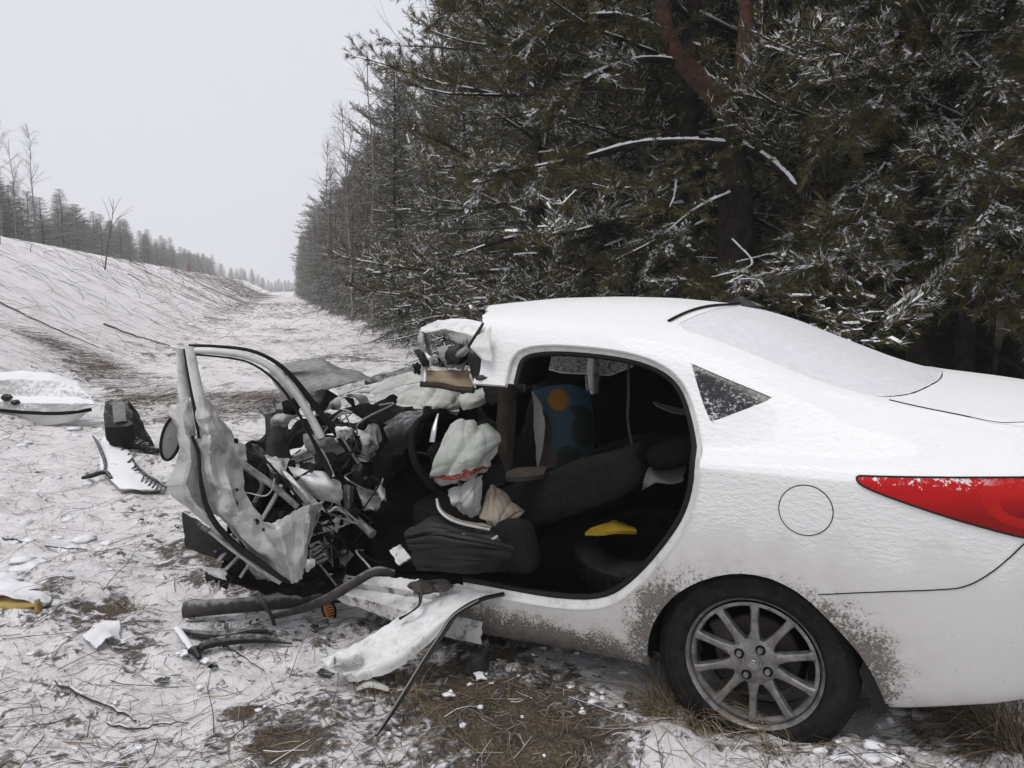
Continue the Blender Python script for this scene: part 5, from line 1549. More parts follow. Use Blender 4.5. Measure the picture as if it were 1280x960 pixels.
m, t_, p_ = mat("stained_airbag"); N = NT(t_)
v = N.coord(); n1 = N.noise(9, 5, 0.6, v); n2 = N.noise(38, 5, 0.65, v)
c = N.mix(N.ramp(n1, .35, .65), (0.30, 0.325, 0.29), (0.42, 0.43, 0.405))
ua = N.n('ShaderNodeAttribute'); ua.attribute_name = 'stain'
sk = N.ramp(N.math('ADD', ua.outputs['Fac'], N.math('MULTIPLY', N.math('SUBTRACT', n2, .5), 1.1)), .52, .66)
c = N.mix(sk, c, N.mix(n2, (0.13, 0.010, 0.008), (0.26, 0.04, 0.028)))
t_.links.new(c, p_.inputs['Base Color']); p_.inputs['Roughness'].default_value = .45
t_.links.new(N.bump(N.noise(24, 5, .65, v, 1.5), .5, .02), p_.inputs['Normal'])
M_airst = m
rowsA = [[(563, 527, 2.98), (582, 524, 3.0), (603, 526, 3.02), (618, 534, 3.05)],
         [(552, 552, 2.92), (575, 545, 2.93), (602, 545, 2.93), (629, 548, 3.0)],
         [(543, 575, 2.90), (570, 572, 2.87), (600, 570, 2.89), (624, 566, 2.98)],
         [(536, 594, 2.90), (565, 592, 2.87), (594, 586, 2.90), (615, 582, 2.97)],
         [(535, 605, 2.93), (562, 602, 2.87), (588, 594, 2.88), (610, 588, 2.98)],
         [(545, 618, 3.0), (566, 609, 2.96), (588, 600, 2.96), (604, 594, 3.02)]]
gA = sheet(K(rowsA), 60, 60, .012, 5, 60, .004, .006, ridges=((1.6, 1.1, .1, .030), (-1.3, 1.9, .4, .024), (3.4, -.8, .7, .012), (1.2, 3.6, .2, .009)))
oA = MB().grid(gA).build("airbag", M_airst, car, solid=.003, angle=60)
st_ = np.zeros(3600); 
for i in range(60):
    for j in range(60):
        v_ = i / 59; u_ = j / 59
        st_[i * 60 + j] = math.exp(-((v_ - (.72 - .02 * u_)) / .12) ** 2) * (1.15 if u_ < .9 else .7)
aa_ = oA.data.attributes.new('stain', 'FLOAT', 'POINT'); aa_.data.foreach_set('value', st_.astype(np.float32))
part("airbag_skirt", [[(558, 612, 2.98), (575, 604, 2.95), (592, 598, 2.95), (606, 594, 3.0)], [(562, 624, 2.92), (578, 620, 2.90), (592, 616, 2.90), (604, 612, 2.98)], [(566, 634, 2.92), (582, 634, 2.90), (594, 632, 2.92), (602, 630, 2.98)], [(580, 644, 2.96), (590, 646, 2.95), (597, 645, 2.96), (602, 644, 3.0)]], M_airbag, nu=40, nv=40, amp=.010, fold=.003, seed=62, ridges=((1.8, .7, .2, .020), (1, 2, .6, .012)))
part("seat_cover", [[(600, 640, 2.96), (612, 606, 3.02), (628, 612, 3.05), (656, 632, 3.08)], [(598, 646, 2.92), (615, 630, 2.93), (634, 634, 2.95), (656, 638, 3.0)], [(606, 652, 2.90), (620, 648, 2.88), (632, 650, 2.9), (646, 648, 2.96)], [(620, 662, 2.90), (625, 664, 2.88), (630, 664, 2.88), (636, 656, 2.92)]], simple("pale_cover_cloth", (.24, .205, .165), .9, .15, 8), nu=34, nv=34, amp=.008, fold=.003, seed=64, ridges=((3, 2, .2, .018), (5, -2, .5, .010)))
part("seat_cover", [[(547, 626, 2.95), (556, 640, 2.9), (576, 650, 2.86), (606, 655, 2.86)], [(549, 636, 2.90), (560, 648, 2.86), (580, 655, 2.83), (616, 661, 2.84)]], simple("pale_cover_cloth_b", (.20, .17, .14), .9, .15, 8), nu=34, nv=10, amp=.008, seed=65)
rod("cover_piping", [(546, 624, 2.95), (549, 637, 2.88), (562, 649, 2.84), (582, 656, 2.81), (612, 662, 2.82)], .005, M_airbag, n=6)
rod("cover_piping", [(578, 668, 2.80), (600, 676, 2.79), (612, 676, 2.79), (622, 670, 2.8)], .005, M_airbag, n=6)
part("curtain_airbag", [[(466, 492, 3.8), (500, 482, 3.8), (540, 478, 3.82), (575, 490, 3.8)], [(470, 500, 3.66), (505, 494, 3.62), (545, 490, 3.6), (578, 502, 3.66)], [(486, 508, 3.6), (515, 510, 3.52), (545, 508, 3.5), (576, 512, 3.6)], [(500, 516, 3.6), (525, 520, 3.54), (548, 520, 3.54), (574, 524, 3.6)]], M_airbag, nu=60, nv=44, amp=.02, fold=.006, seed=66, ridges=((2.4, 1, .2, .035), (-1.6, 2, .6, .026), (4.5, 1.5, .3, .012)))
part("windscreen_shred", [[(466, 482, 4.2), (495, 470, 4.2), (525, 464, 4.15)], [(470, 490, 4.1), (500, 480, 4.1), (530, 476, 4.05)]], M_airbag, nu=26, nv=12, amp=.012, fold=.01, seed=67)
part("torn_lining", [[(574, 492, 3.5), (590, 488, 3.48), (603, 486, 3.5)], [(576, 500, 3.46), (592, 500, 3.42), (606, 496, 3.46)], [(580, 512, 3.46), (594, 508, 3.44), (606, 502, 3.48)]], M_airbag, nu=20, nv=20, amp=.01, fold=.01, seed=68)
# --- torn windscreen pillar and roof edge
rp_ = part("torn_roof_edge", [[(526, 411, 3.22), (546, 399, 3.2), (574, 397, 3.15), (604, 403, 3.08)], [(528, 414, 3.16), (552, 405, 3.12), (580, 407, 3.06), (602, 413, 3.0)], [(534, 416, 3.12), (556, 411, 3.06), (582, 417, 3.0), (600, 422, 2.96)], [(540, 417, 3.14), (560, 421, 3.1), (580, 430, 3.04), (596, 436, 2.98)]], M_paint_dirty, nu=50, nv=36, amp=.003, fold=.007, seed=70, jag=.012, sharp=True, cells=((.13, 1), (.04, .3)))
rod("split_seam", [(604, 404, 3.0), (596, 418, 2.97), (586, 434, 2.98), (580, 442, 3.0)], [.005, .008, .008, .005], M_rubber, rp_, 6)
part("torn_pillar", [[(524, 412, 3.24), (529, 412, 3.22), (534, 418, 3.24)], [(523, 428, 3.2), (530, 427, 3.17), (536, 430, 3.2)], [(525, 440, 3.2), (532, 439, 3.18), (538, 440, 3.2)], [(527, 451, 3.2), (534, 450, 3.18), (540, 448, 3.2)]], M_grey_metal, nu=20, nv=30, amp=.004, fold=.008, seed=72, sharp=True)
part("torn_pillar", [[(598, 420, 2.95), (606, 412, 2.93), (612, 408, 2.92)], [(590, 434, 2.96), (602, 434, 2.92), (612, 434, 2.90)], [(598, 446, 2.95), (605, 450, 2.92), (612, 452, 2.9)]], M_paint, nu=24, nv=26, amp=.004, fold=.007, seed=73, sharp=True)
part("roof_rail", [[(535, 441, 3.22), (555, 444, 3.2), (575, 436, 3.15), (596, 436, 3.1)], [(534, 450, 3.18), (556, 451, 3.16), (577, 446, 3.12), (600, 446, 3.06)], [(532, 456, 3.18), (556, 458, 3.16), (578, 456, 3.14), (600, 456, 3.1)]], M_dark, nu=30, nv=16, amp=.016, fold=.02, seed=74)
part("torn_shred", [[(560, 448, 3.05), (572, 440, 3.0), (584, 432, 2.98)], [(566, 454, 3.04), (576, 446, 3.0), (588, 438, 2.97)]], M_grey_metal, nu=16, nv=8, amp=.012, fold=.014, seed=75)
vis = part("sun_visor", [[(528, 461, 3.1), (550, 463, 3.1), (585, 461, 3.08)], [(529, 472, 3.06), (552, 473, 3.05), (588, 473, 3.03)], [(528, 480, 3.05), (556, 482, 3.04), (592, 484, 3.0)]], M_beige, nu=24, nv=14, amp=.006, seed=76, solid=.018)
rod("visor_edge", [(526, 480, 3.05), (550, 482, 3.03), (570, 486, 3.02), (592, 488, 2.99)], .012, M_fabric3, vis, 8)
part("visor_end", [[(526, 455, 3.1), (531, 456, 3.08), (535, 456, 3.1)], [(526, 478, 3.06), (531, 477, 3.04), (535, 476, 3.06)]], M_primer, nu=8, nv=10, amp=.004, seed=77)
cp = MB().grid([[cat_(594 + (9.5 - 2.5 * h) * math.cos(a) + h * 4, 449 + 26 * h + 3 * math.sin(a) * 1, 2.98 + .03 * math.sin(a)) for a in np.linspace(0, 6.283, 20, endpoint=False)] for h in np.linspace(-.1, 1, 8)], wrap=True)
cp.blob(cat_(594, 447, 2.98), .031, .031, .030, .05, 2, 3)
cp.build("grab_handle", M_dark, car)
MB().blob(cat_(606, 471, 2.98), .045, .05, .018, .2, 2, 3, 4).build("torn_plug", M_dark, car)

# --- belt, far pillar, roof parts seen through the opening
rod("seat_belt", [(786, 452, 3.1), (786, 490, 3.08), (785, 525, 3.06), (790, 556, 3.04)], .015, M_belt, n=8, squash=.2)
part("far_pillar", [[(735, 444, 3.62), (742, 443, 3.6), (749, 444, 3.62)], [(734, 470, 3.6), (742, 470, 3.58), (749, 470, 3.6)], [(736, 492, 3.58), (742, 492, 3.56), (748, 492, 3.58)]], simple("snowy_pillar", (.03, .03, .03), .7, .2, 20, snow=.8, snow_lo=-.25, snow_hi=.35), nu=10, nv=22, amp=.004, seed=80)
rod("pillar_trim", [(733, 470, 3.56), (734, 484, 3.55), (736, 497, 3.54)], [.010, .011, .003], M_paint, n=8, squash=.5)
part("parcel_trim", [[(817, 501, 3.1), (838, 508, 3.08), (860, 512, 3.08)], [(820, 507, 3.06), (840, 515, 3.04), (862, 520, 3.04)]], M_belt, nu=18, nv=6, amp=.004, seed=81)
part("rear_seat_side", [[(804, 602, 2.92), (812, 584, 2.98), (838, 580, 3.0), (858, 582, 2.98)], [(803, 612, 2.88), (818, 604, 2.90), (838, 604, 2.92), (852, 602, 2.92)]], M_belt, nu=20, nv=10, amp=.004, seed=82)
# printed cover on the passenger seat: a sun over leaves on blue
m, t_, p_ = mat("printed_cloth"); N = NT(t_)
uv = N.n('ShaderNodeAttribute'); uv.attribute_name = 'pic'; uv.attribute_type = 'GEOMETRY'
X = N.xyz(uv.outputs['Vector'])
def disc(cx, cy, rx, ry, soft=.12):
    dx = N.math('DIVIDE', N.math('SUBTRACT', X['X'], cx), rx); dy = N.math('DIVIDE', N.math('SUBTRACT', X['Y'], cy), ry)
    d = N.math('SQRT', N.math('ADD', N.math('MULTIPLY', dx, dx), N.math('MULTIPLY', dy, dy)))
    return N.ramp(d, 1 - soft, 1 + soft, 1, 0)
c = N.mix(N.ramp(X['Y'], 0, 1), (0.012, 0.042, 0.052), (0.022, 0.055, 0.085))
c = N.mix(disc(.42, .80, .17, .15), c, (0.20, 0.085, 0.008))
for (a_, b_, r1, r2, cc) in [(.86, .42, .26, .22, (.004, .010, .005)), (.80, .66, .20, .08, (.004, .010, .006)), (.55, .10, .25, .14, (.004, .009, .006)), (.18, .42, .10, .22, (.03, .014, .011)), (.16, .12, .2, .14, (.045, .033, .026))]:
    c = N.mix(disc(a_, b_, r1, r2), c, cc)
t_.links.new(c, p_.inputs['Base Color']); p_.inputs['Roughness'].default_value = .85
rowsC = [[(664, 489, 3.26), (690, 482, 3.22), (715, 481, 3.24), (738, 490, 3.3)], [(667, 515, 3.24), (692, 512, 3.20), (718, 512, 3.22), (742, 518, 3.28)], [(669, 550, 3.22), (694, 548, 3.19), (720, 548, 3.2), (744, 548, 3.26)], [(672, 584, 3.2), (694, 584, 3.17), (716, 580, 3.18), (738, 572, 3.24)]]
gC = sheet(K(rowsC), 30, 30, .004, 6, 90)
oC = MB().grid(gC).build("printed_cover", m, ps, solid=.004)
pic = np.zeros((900, 3)); 
for i in range(30):
    for j in range(30): pic[i * 30 + j] = (j / 29, 1 - i / 29, 0)
oC.data.attributes.new('pic', 'FLOAT_VECTOR', 'POINT').data.foreach_set('vector', pic.astype(np.float32).ravel())
part("cover_edge", [[(664, 490, 3.2), (667, 505, 3.18), (668, 545, 3.16), (671, 584, 3.14)], [(665, 490, 3.18), (677, 508, 3.14), (680, 540, 3.12), (672, 585, 3.12)]], M_belt, ps, nu=24, nv=8, amp=.002, seed=92)
part("seat_bolster", [[(623, 482, 3.24), (634, 482, 3.18), (646, 484, 3.2)], [(621, 520, 3.2), (632, 520, 3.14), (645, 520, 3.18)], [(622, 560, 3.16), (632, 562, 3.10), (642, 562, 3.14)], [(630, 588, 3.14), (634, 590, 3.1), (640, 590, 3.12)]], M_fabric3, ps, nu=16, nv=24, amp=.004, seed=93, solid=.02)
part("bolster_pad", [[(634, 588, 2.98), (656, 584, 2.98), (684, 584, 3.0)], [(632, 596, 2.93), (656, 596, 2.92), (680, 593, 2.95)]], M_fabric3, ds, nu=20, nv=10, amp=.004, seed=94, solid=.02)
# driver's cushion: sagging leather-like layers at its front edge
M_leather = simple("worn_black_leather", (.010, .010, .010), .5, .4, 20, .4, 90, spec=.35)
part("cushion_cover", [[(506, 660, 2.92), (540, 642, 2.92), (580, 652, 2.88), (640, 668, 2.84)], [(506, 672, 2.86), (540, 664, 2.80), (584, 672, 2.76), (642, 684, 2.78)], [(512, 690, 2.86), (545, 690, 2.80), (590, 694, 2.77), (640, 700, 2.80)], [(520, 712, 2.92), (550, 716, 2.88), (592, 718, 2.86), (636, 716, 2.88)]], M_leather, ds, nu=50, nv=60, amp=.010, fr=6, seed=95, solid=.02, ridges=((.4, 3.2, .15, .030), (-.5, 5.5, .4, .014)))
MB().grid(cushion(cat_(645, 682, 2.84), .16, .10, .20, RY(12), n=2.6, seed=3), wrap=True).build("bolster_end", M_fabric, ds)

# --- sill and the middle pillar folded down on to the ground
part("front_sill", [[(408, 718, 3.44), (460, 720, 3.36), (520, 723, 3.22), (612, 738, 2.98)], [(410, 726, 3.38), (462, 731, 3.30), (520, 739, 3.16), (608, 752, 2.95)], [(411, 731, 3.40), (462, 738, 3.32), (520, 747, 3.16), (606, 762, 2.94)], [(414, 739, 3.29), (464, 751, 3.21), (515, 766, 3.08), (602, 784, 2.90)], [(422, 750, 3.28), (464, 765, 3.20), (510, 782, 3.08), (600, 806, 2.90)], [(430, 754, 3.36), (470, 768, 3.28), (515, 784, 3.16), (600, 806, 3.0)]],
     M_paint_dirty, nu=90, nv=60, amp=.004, fr=9, fold=.005, seed=100, jag=.010, sharp=True)
bp = part("middle_pillar", [[(585, 738, 2.93), (545, 748, 2.93), (515, 762, 2.92), (480, 783, 2.90), (447, 803, 2.88), (418, 816, 2.88), (402, 823, 2.88)],
                            [(596, 741, 2.90), (560, 753, 2.89), (524, 771, 2.86), (488, 794, 2.84), (455, 815, 2.83), (426, 827, 2.84), (408, 831, 2.85)],
                            [(606, 742, 2.88), (572, 754, 2.86), (537, 776, 2.83), (503, 802, 2.81), (468, 823, 2.80), (440, 836, 2.81), (420, 840, 2.83)],
                            [(624, 741, 2.87), (588, 751, 2.84), (552, 775, 2.80), (520, 804, 2.78), (484, 829, 2.77), (452, 841, 2.78), (433, 846, 2.80)],
                            [(626, 744, 2.87), (592, 757, 2.84), (560, 783, 2.80), (526, 814, 2.78), (490, 839, 2.77), (455, 850, 2.78), (435, 853, 2.80)]],
          M_paint, nu=60, nv=36, amp=.004, fr=8, seed=103, fold=.003, jag=.006, solid=.006, label="middle door pillar cut through and folded down to the snow")
rod("pillar_ridge", [(600, 746, 2.855), (565, 764, 2.83), (530, 792, 2.80), (495, 818, 2.785), (455, 837, 2.79), (430, 843, 2.80)], .007, M_paint, bp, 8, 24)
rod("rubber_seal", [(630, 742, 2.86), (600, 750, 2.84), (570, 768, 2.80), (553, 792, 2.76), (534, 820, 2.70), (512, 856, 2.62), (492, 888, 2.54), (470, 920, 2.46)], [.012, .016, .017, .017, .016, .014, .012, .008], M_rubber, bp, 8, 40, squash=.45)
rod("seal_edge", [(598, 750, 2.822), (567, 769, 2.782), (550, 793, 2.742), (531, 821, 2.682), (509, 857, 2.602), (489, 889, 2.522), (470, 918, 2.45)], .0035, M_belt, bp, 6, 40)
part("torn_end", [[(408, 828, 2.84), (424, 820, 2.82), (448, 812, 2.81)], [(414, 834, 2.81), (430, 824, 2.78), (450, 818, 2.79)], [(422, 838, 2.80), (436, 832, 2.78), (452, 826, 2.8)]], M_paint_dirty, bp, nu=20, nv=18, amp=.014, fold=.02, seed=105)
rod("belt_anchor", [(500, 773, 2.85), (512, 766, 2.84), (524, 756, 2.85), (526, 742, 2.88)], [.010, .005, .008, .012], M_dark, bp, 8, squash=.6)
MB().blob(cat_(528, 734, 2.93), .06, .04, .025, .35, 2.5, 3, 5).build("mud_lump", simple("mud", (.05, .045, .04), .9, .4, 30, .8, 60), car)
MB().blob(cat_(548, 732, 2.95), .05, .05, .02, .4, 2.5, 3, 8).build("mud_lump", simple("mud_grey", (.12, .11, .10), .9, .4, 30, .8, 60), car)
part("number_plate_shard", [[(486, 688, 3.0), (500, 680, 3.0)], [(498, 706, 2.96), (513, 697, 2.96)]], M_paint_dirty, nu=8, nv=8, amp=.006, seed=108, solid=.012)
bpy.data.objects["number_plate_shard"].name = "broken_cover"
# ------------------------------------------------------------------ things lying about
def W(rows): return [[at(*p) for p in r] for r in rows]


def gd(px, py, up=0.0):
    """depth of the ground seen at a pixel"""
    q = ghit(px, py); return q.y * math.cos(PITCH) + (CAM_Z - q.z) * math.sin(PITCH) - up


def G(px, py, up=0.0):
    q = ghit(px, py); return Vector((q.x, q.y, q.z + up))


def thing_sheet(name, rows, m, label, cat, nu=26, nv=20, amp=.008, fr=7, seed=1., fold=0., jag=.004, solid=.006, parent=None, sharp=False):
    return MB().grid(sheet(W(rows), nu, nv, amp, fr, seed, fold, jag, sharp)).build(name, m, parent, base=parent is None, solid=solid, label=label, cat=cat, angle=50)


M_snowy_plastic = simple("snowy_white_plastic", (.40, .40, .385), .5, .15, 6, snow=1.0, snow_lo=.25, snow_hi=.75)  # white base greyed to paint shade on side facets; snow on upward faces
M_clean_plastic = simple("white_plastic", (.6, .6, .58), .45, .08, 6)
d0 = gd(60, 532)
bpn = empty("bumper_cover", G(40, 530), 0, "snow-covered white bumper lying on the ground at the left edge of the photo", "bumper")
def rel(o, mb_rows): return [[p - o.location for p in r] for r in mb_rows]
def sub(name, o, rows, m, nu=26, nv=20, amp=.008, fr=7, seed=1., fold=0., jag=.004, solid=.006, sharp=False):
    return MB().grid(rel(o, sheet(W(rows), nu, nv, amp, fr, seed, fold, jag, sharp))).build(name, m, o, solid=solid, angle=50)
def subrod(name, o, pts, r, m, n=8, res=16, squash=1.0):
    P = [p - o.location for p in curve([at(*p) for p in pts], res)]
    rs = r if not isinstance(r, (list, tuple)) else [float(x) for x in np.interp(np.linspace(0, 1, res), np.linspace(0, 1, len(r)), r)]
    return MB().tube(P, rs, n, squash=squash).build(name, m, o)
sub("shell", bpn, [[(-60, 472, d0 + .55), (-20, 467, d0 + .55), (26, 463, d0 + .55), (66, 467, d0 + .5), (96, 478, d0 + .35), (112, 494, d0 + .15)],
                   [(-60, 476, d0 + .12), (-20, 474, d0 + .14), (27, 473, d0 + .20), (66, 474, d0 + .22), (97, 483, d0 + .18), (114, 497, d0 + .08)],
                   [(-60, 492, d0 + .12), (-20, 492, d0 + .12), (25, 496, d0 + .12), (64, 496, d0 + .12), (100, 497, d0 + .10), (117, 502, d0 + .04)],
                   [(-60, 499, d0 - .02), (-20, 500, d0 - .02), (22, 503, d0 - .02), (64, 504, d0 - .04), (100, 504, d0 - .04), (118, 505, d0)],
                   [(-60, 509, d0 - .02), (-20, 511, d0 - .03), (26, 514, d0 - .05), (64, 515, d0 - .05), (98, 513, d0 - .05), (118, 509, d0 - .01)]], M_snowy_plastic, 60, 50, .008, 4, 3, .006, sharp=True)
sub("lower_lip", bpn, [[(-60, 511, d0 + .03), (0, 515, d0), (40, 518, d0 - .03), (80, 518, d0 - .03), (112, 514, d0)], [(-60, 520, d0 + .05), (0, 526, d0 + .03), (40, 531, d0 + .01), (78, 529, d0 + .01), (102, 521, d0 + .03)]], M_clean_plastic, 30, 10, .005)
subrod("gap_strip", bpn, [(-60, 509, d0 - .0), (0, 513, d0 - .03), (40, 516, d0 - .05), (80, 516.5, d0 - .05), (114, 512, d0 - .03)], .018, M_trim)
for k, (px, py, r) in enumerate([(8, 497, .05), (-12, 500, .06), (20, 503, .04)]):
    MB().blob(at(px, py, d0 - .02) - bpn.location, r, r, r * .7, .4, 2.5, 3, k).build("broken_bracket", M_dark, bpn)
# black box
d1 = gd(165, 570)
bx = empty("black_car_part", G(165, 566), 0, "black hollow plastic box lying open on the snow beside the white bumper", "car part")
sub("housing", bx, [[(131, 503, d1 + .25), (145, 499, d1 + .25), (160, 500, d1 + .25), (172, 515, d1 + .3)], [(130, 522, d1 + .1), (144, 520, d1 + .08), (162, 520, d1 + .1), (180, 530, d1 + .2)], [(132, 548, d1), (148, 550, d1 - .05), (166, 550, d1 - .04), (190, 552, d1 + .1)], [(140, 557, d1 + .02), (155, 560, d1), (172, 562, d1), (197, 566, d1 + .05)]], M_dark, 30, 30, .012, 6, 4, .010, .008, .02)
sub("rim_lip", bx, [[(132, 534, d1 - .02), (148, 534, d1 - .09), (166, 531, d1 - .06)], [(134, 545, d1 - .02), (150, 548, d1 - .10), (168, 546, d1 - .06)], [(140, 556, d1), (154, 558, d1 - .06), (170, 558, d1 - .03)]], M_trim, 20, 14, .006, 6, 5)
sub("window", bx, [[(140, 502, d1 + .18), (156, 502, d1 + .18)], [(142, 528, d1 + .02), (158, 526, d1 + .02)]], M_hoodgrey, 8, 8, .002)
for k in range(5):
    MB().blob(at(168 + 6 * k, 552 + 3 * k, d1 - .02) - bx.location, .045, .04, .035, .5, 2.4, 3, k * 2).build("broken_edge", M_dark, bx)
# snowy plate with comb edge
def plate(px, py, up): return G(px, py, up)
gp = empty("broken_grille", G(160, 600), 0, "flat snow-covered grille with ragged black edges between the black box and the car door", "grille")
P4 = [[G(128, 558, .05), G(140, 556, .05), G(152, 556, .04)], [G(126, 590, .05), G(150, 588, .05), G(172, 588, .04)], [G(140, 606, .05), G(165, 608, .05), G(195, 606, .04)], [G(150, 616, .04), G(178, 620, .04), G(206, 614, .04)]]
MB().grid(rel(gp, sheet(P4, 26, 26, .008, 6, 3, 0, .01))).build("plate", M_snowy_plastic, gp, solid=.012)
def grod(name, o, pts, r, m, n=7, res=16, **k):
    P = [p - o.location for p in curve(pts, res)]
    rs = r if not isinstance(r, (list, tuple)) else [float(x) for x in np.interp(np.linspace(0, 1, res), np.linspace(0, 1, len(r)), r)]
    return MB().tube(P, rs, n, **k).build(name, m, o)
grod("edge_strip", gp, [G(116, 552, .05), G(124, 568, .06), (G(132, 585, .06)), G(131, 598, .05)], [.006, .014, .016, .010], M_dark)
grod("edge_strip", gp, [G(103, 603, .05), G(115, 602, .06), G(132, 600, .06), G(140, 605, .05)], [.012, .020, .018, .012], M_dark)
grod("edge_strip", gp, [G(152, 560, .05), G(165, 580, .05), G(180, 600, .05), G(208, 616, .06)], [.008, .010, .012, .010], M_dark)
grod("edge_strip", gp, [G(155, 618, .03), G(170, 621, .03), G(185, 622, .03)], .006, M_dark)
for k in range(7):
    grod("tooth", gp, [G(182 + 4.5 * k, 602 + 2.2 * k, .055), G(177 + 4.5 * k, 609 + 2.2 * k, .045)], .006, M_dark, res=3)
for k in range(6):
    grod("tooth", gp, [G(154 + 4.2 * k, 564 + 6.2 * k, .055), G(148 + 4.2 * k, 567 + 6.2 * k, .05)], .008, M_dark, res=3)
# yellow foam
yf = empty("foam_block", G(30, 784), 0, "yellow foam block capped with snow at the left edge of the photo", "foam")
M_yel = simple("yellow_foam", (.36, .26, .085), .85, .25, 8, .3, 60)
dy = gd(30, 785)
sub("foam", yf, [[(-30, 742, dy + .18), (20, 738, dy + .18), (56, 746, dy + .14)], [(-30, 752, dy + .04), (20, 757, dy + .02), (52, 756, dy + .02)], [(-30, 764, dy + .05), (15, 768, dy + .03), (46, 762, dy + .05)], [(-30, 782, dy + .01), (20, 784, dy), (50, 778, dy + .02)]], M_yel, 26, 26, .008, 6, 6, 0, .004, .03)
sub("snow_cap", yf, [[(-30, 716, dy + .36), (10, 722, dy + .34), (45, 730, dy + .3), (62, 742, dy + .2)], [(-30, 734, dy + .16), (15, 736, dy + .14), (45, 742, dy + .12), (62, 752, dy + .1)], [(-30, 739, dy + .05), (15, 742, dy + .03), (40, 746, dy + .03), (58, 752, dy + .05)]], M_fsnow, 30, 20, .02, 8, 7, 0, .006, .02)
sub("snow_cap", yf, [[(40, 766, dy + .02), (50, 762, dy + .03), (60, 764, dy + .04)], [(42, 780, dy - .02), (52, 780, dy - .02), (66, 776, dy + .02)], [(40, 786, dy), (50, 788, dy), (66, 782, dy + .02)]], M_fsnow, 20, 14, .02, 8, 8, 0, .006, .02)
# grey shard
sh = MB().grid(sheet([[G(104, 823, .025), G(122, 806, .045), G(150, 803, .04)], [G(110, 829, .03), G(130, 818, .05), G(152, 808, .03)], [G(122, 832, .02), G(138, 824, .04), G(150, 816, .02)]], 22, 18, .006, 12, 3, .006, .006)).build("plastic_shard", simple("shard_grey", (.42, .42, .43), .5, .1, 9, snow=.8), base=True, solid=.006, label="small pale grey plastic shard lying flat on the snow in the left foreground", cat="shard")
# two curved grille bars
gb = empty("grille_bar", G(280, 800), 0, "dark curved grille bar with white teeth along its top, just below the log", "grille bar")
grod("bar", gb, [G(228, 806, .02), G(250, 804, .022), (G(285, 803, .025)), G(318, 804, .022), G(336, 806, .015)], [.012, .022, .024, .02, .008], M_dark, 8, 24, squash=.7)
for k in range(11):
    x = 236 + 8.6 * k
    grod("tooth", gb, [G(x, 799 - 3 * math.sin((x - 228) / 108 * 3.1), .035), G(x + 1, 792 - 3 * math.sin((x - 228) / 108 * 3.1), .03)], .005, M_clean_plastic if k < 9 else M_dark, 5, 3)
gb2 = empty("grille_bar", G(300, 822), 0, "smooth dark curved grille bar with a pale broken bracket at its left end", "grille bar")
grod("bar", gb2, [G(246, 830, .02), G(256, 822, .04), G(290, 818, .045), G(330, 817, .04), G(366, 818, .015)], [.012, .020, .022, .020, .004], M_dark, 8, 24, squash=.8)
grod("bracket", gb2, [G(222, 806, .03), G(232, 815, .035), G(243, 826, .03)], [.012, .014, .010], M_snowy_plastic, 8, squash=.5)
grod("bracket", gb2, [G(236, 830, .03), G(244, 828, .04), G(250, 834, .03)], [.008, .02, .01], M_dark, 8)
# logs
M_log = simple("dark_wet_bark", (.040, .035, .032), .8, .4, 14, .7, 40, snow=.28, snow_lo=.5, snow_hi=1.1)
lg = MB(); dl = [gd(232, 776), gd(330, 772), gd(430, 762)]
lg.tube(curve([at(230, 762, dl[0] - .05), at(280, 758, dl[0] - .03), at(335, 754, dl[1] - .06), at(385, 750, dl[2] - .1), at(425, 746, dl[2] - .05)], 24), [.037 - .0005 * i for i in range(24)], 14)
lg.build("log", M_log, base=True, label="thick dark log lying in the snow under the wrecked car door", cat="log")
b = MB(); b.tube(curve([at(340, 770, dl[1] - .12), at(375, 762, dl[1] - .2), at(410, 748, 3.15), at(440, 730, 3.1), at(470, 714, 3.08), at(492, 716, 3.12)], 26), [.012 + .008 * math.sin(i / 25 * 3) for i in range(26)], 10)
b.tube(curve([at(322, 745, dl[1] - .1), at(334, 760, dl[1] - .18), at(342, 778, dl[1] - .16), at(343, 792, dl[1] - .1)], 12), .008, 7)
b.build("branch", M_log, base=True, label="dark forked branch leaning from the log on to the white sill", cat="branch")
# orange marker lamp
ol = empty("marker_lamp", G(412, 768), 0, "small orange oval lamp lying on the snow beside the log", "lamp")
M_or = simple("orange_lens", (.55, .20, .045), .3, .2, 60, coat=.6)
dd = gd(412, 770) - .06
def oval(r, e): return [[at(411 + r * (8.5 * math.cos(a) + 4 * math.sin(a)), 762 + r * (13 * math.sin(a) - 3 * math.cos(a)), dd - e * (1 - s)) - ol.location for a in np.linspace(0, 6.283, 24, endpoint=False)] for s in (0,)]
MB().grid([[at(411 + r * (7 * math.cos(a) + 3.5 * math.sin(a)), 762 + r * (12 * math.sin(a) - 2 * math.cos(a)), dd - .012 * (1 - r * r)) - ol.location for a in np.linspace(0, 6.283, 24, endpoint=False)] for r in (.02, .4, .7, .9, 1)], wrap=True).build("lens", M_or, ol, solid=.01)
MB().tube([at(411 + 1.05 * (7 * math.cos(a) + 3.5 * math.sin(a)), 762 + 1.05 * (12 * math.sin(a) - 2 * math.cos(a)), dd + .003) - ol.location for a in np.linspace(0, 6.283, 24, endpoint=False)], .006, 6, closed=True).build("bezel", M_trim, ol)
for k in range(6):
    MB().tube([at(405 + k * 1.3 + 0.3, 754 + 3.3 * k, dd - .013) - ol.location, at(413 + k * 1.1, 752 + 3.3 * k, dd - .013) - ol.location], .002, 5).build("lens_rib", M_trim, ol)
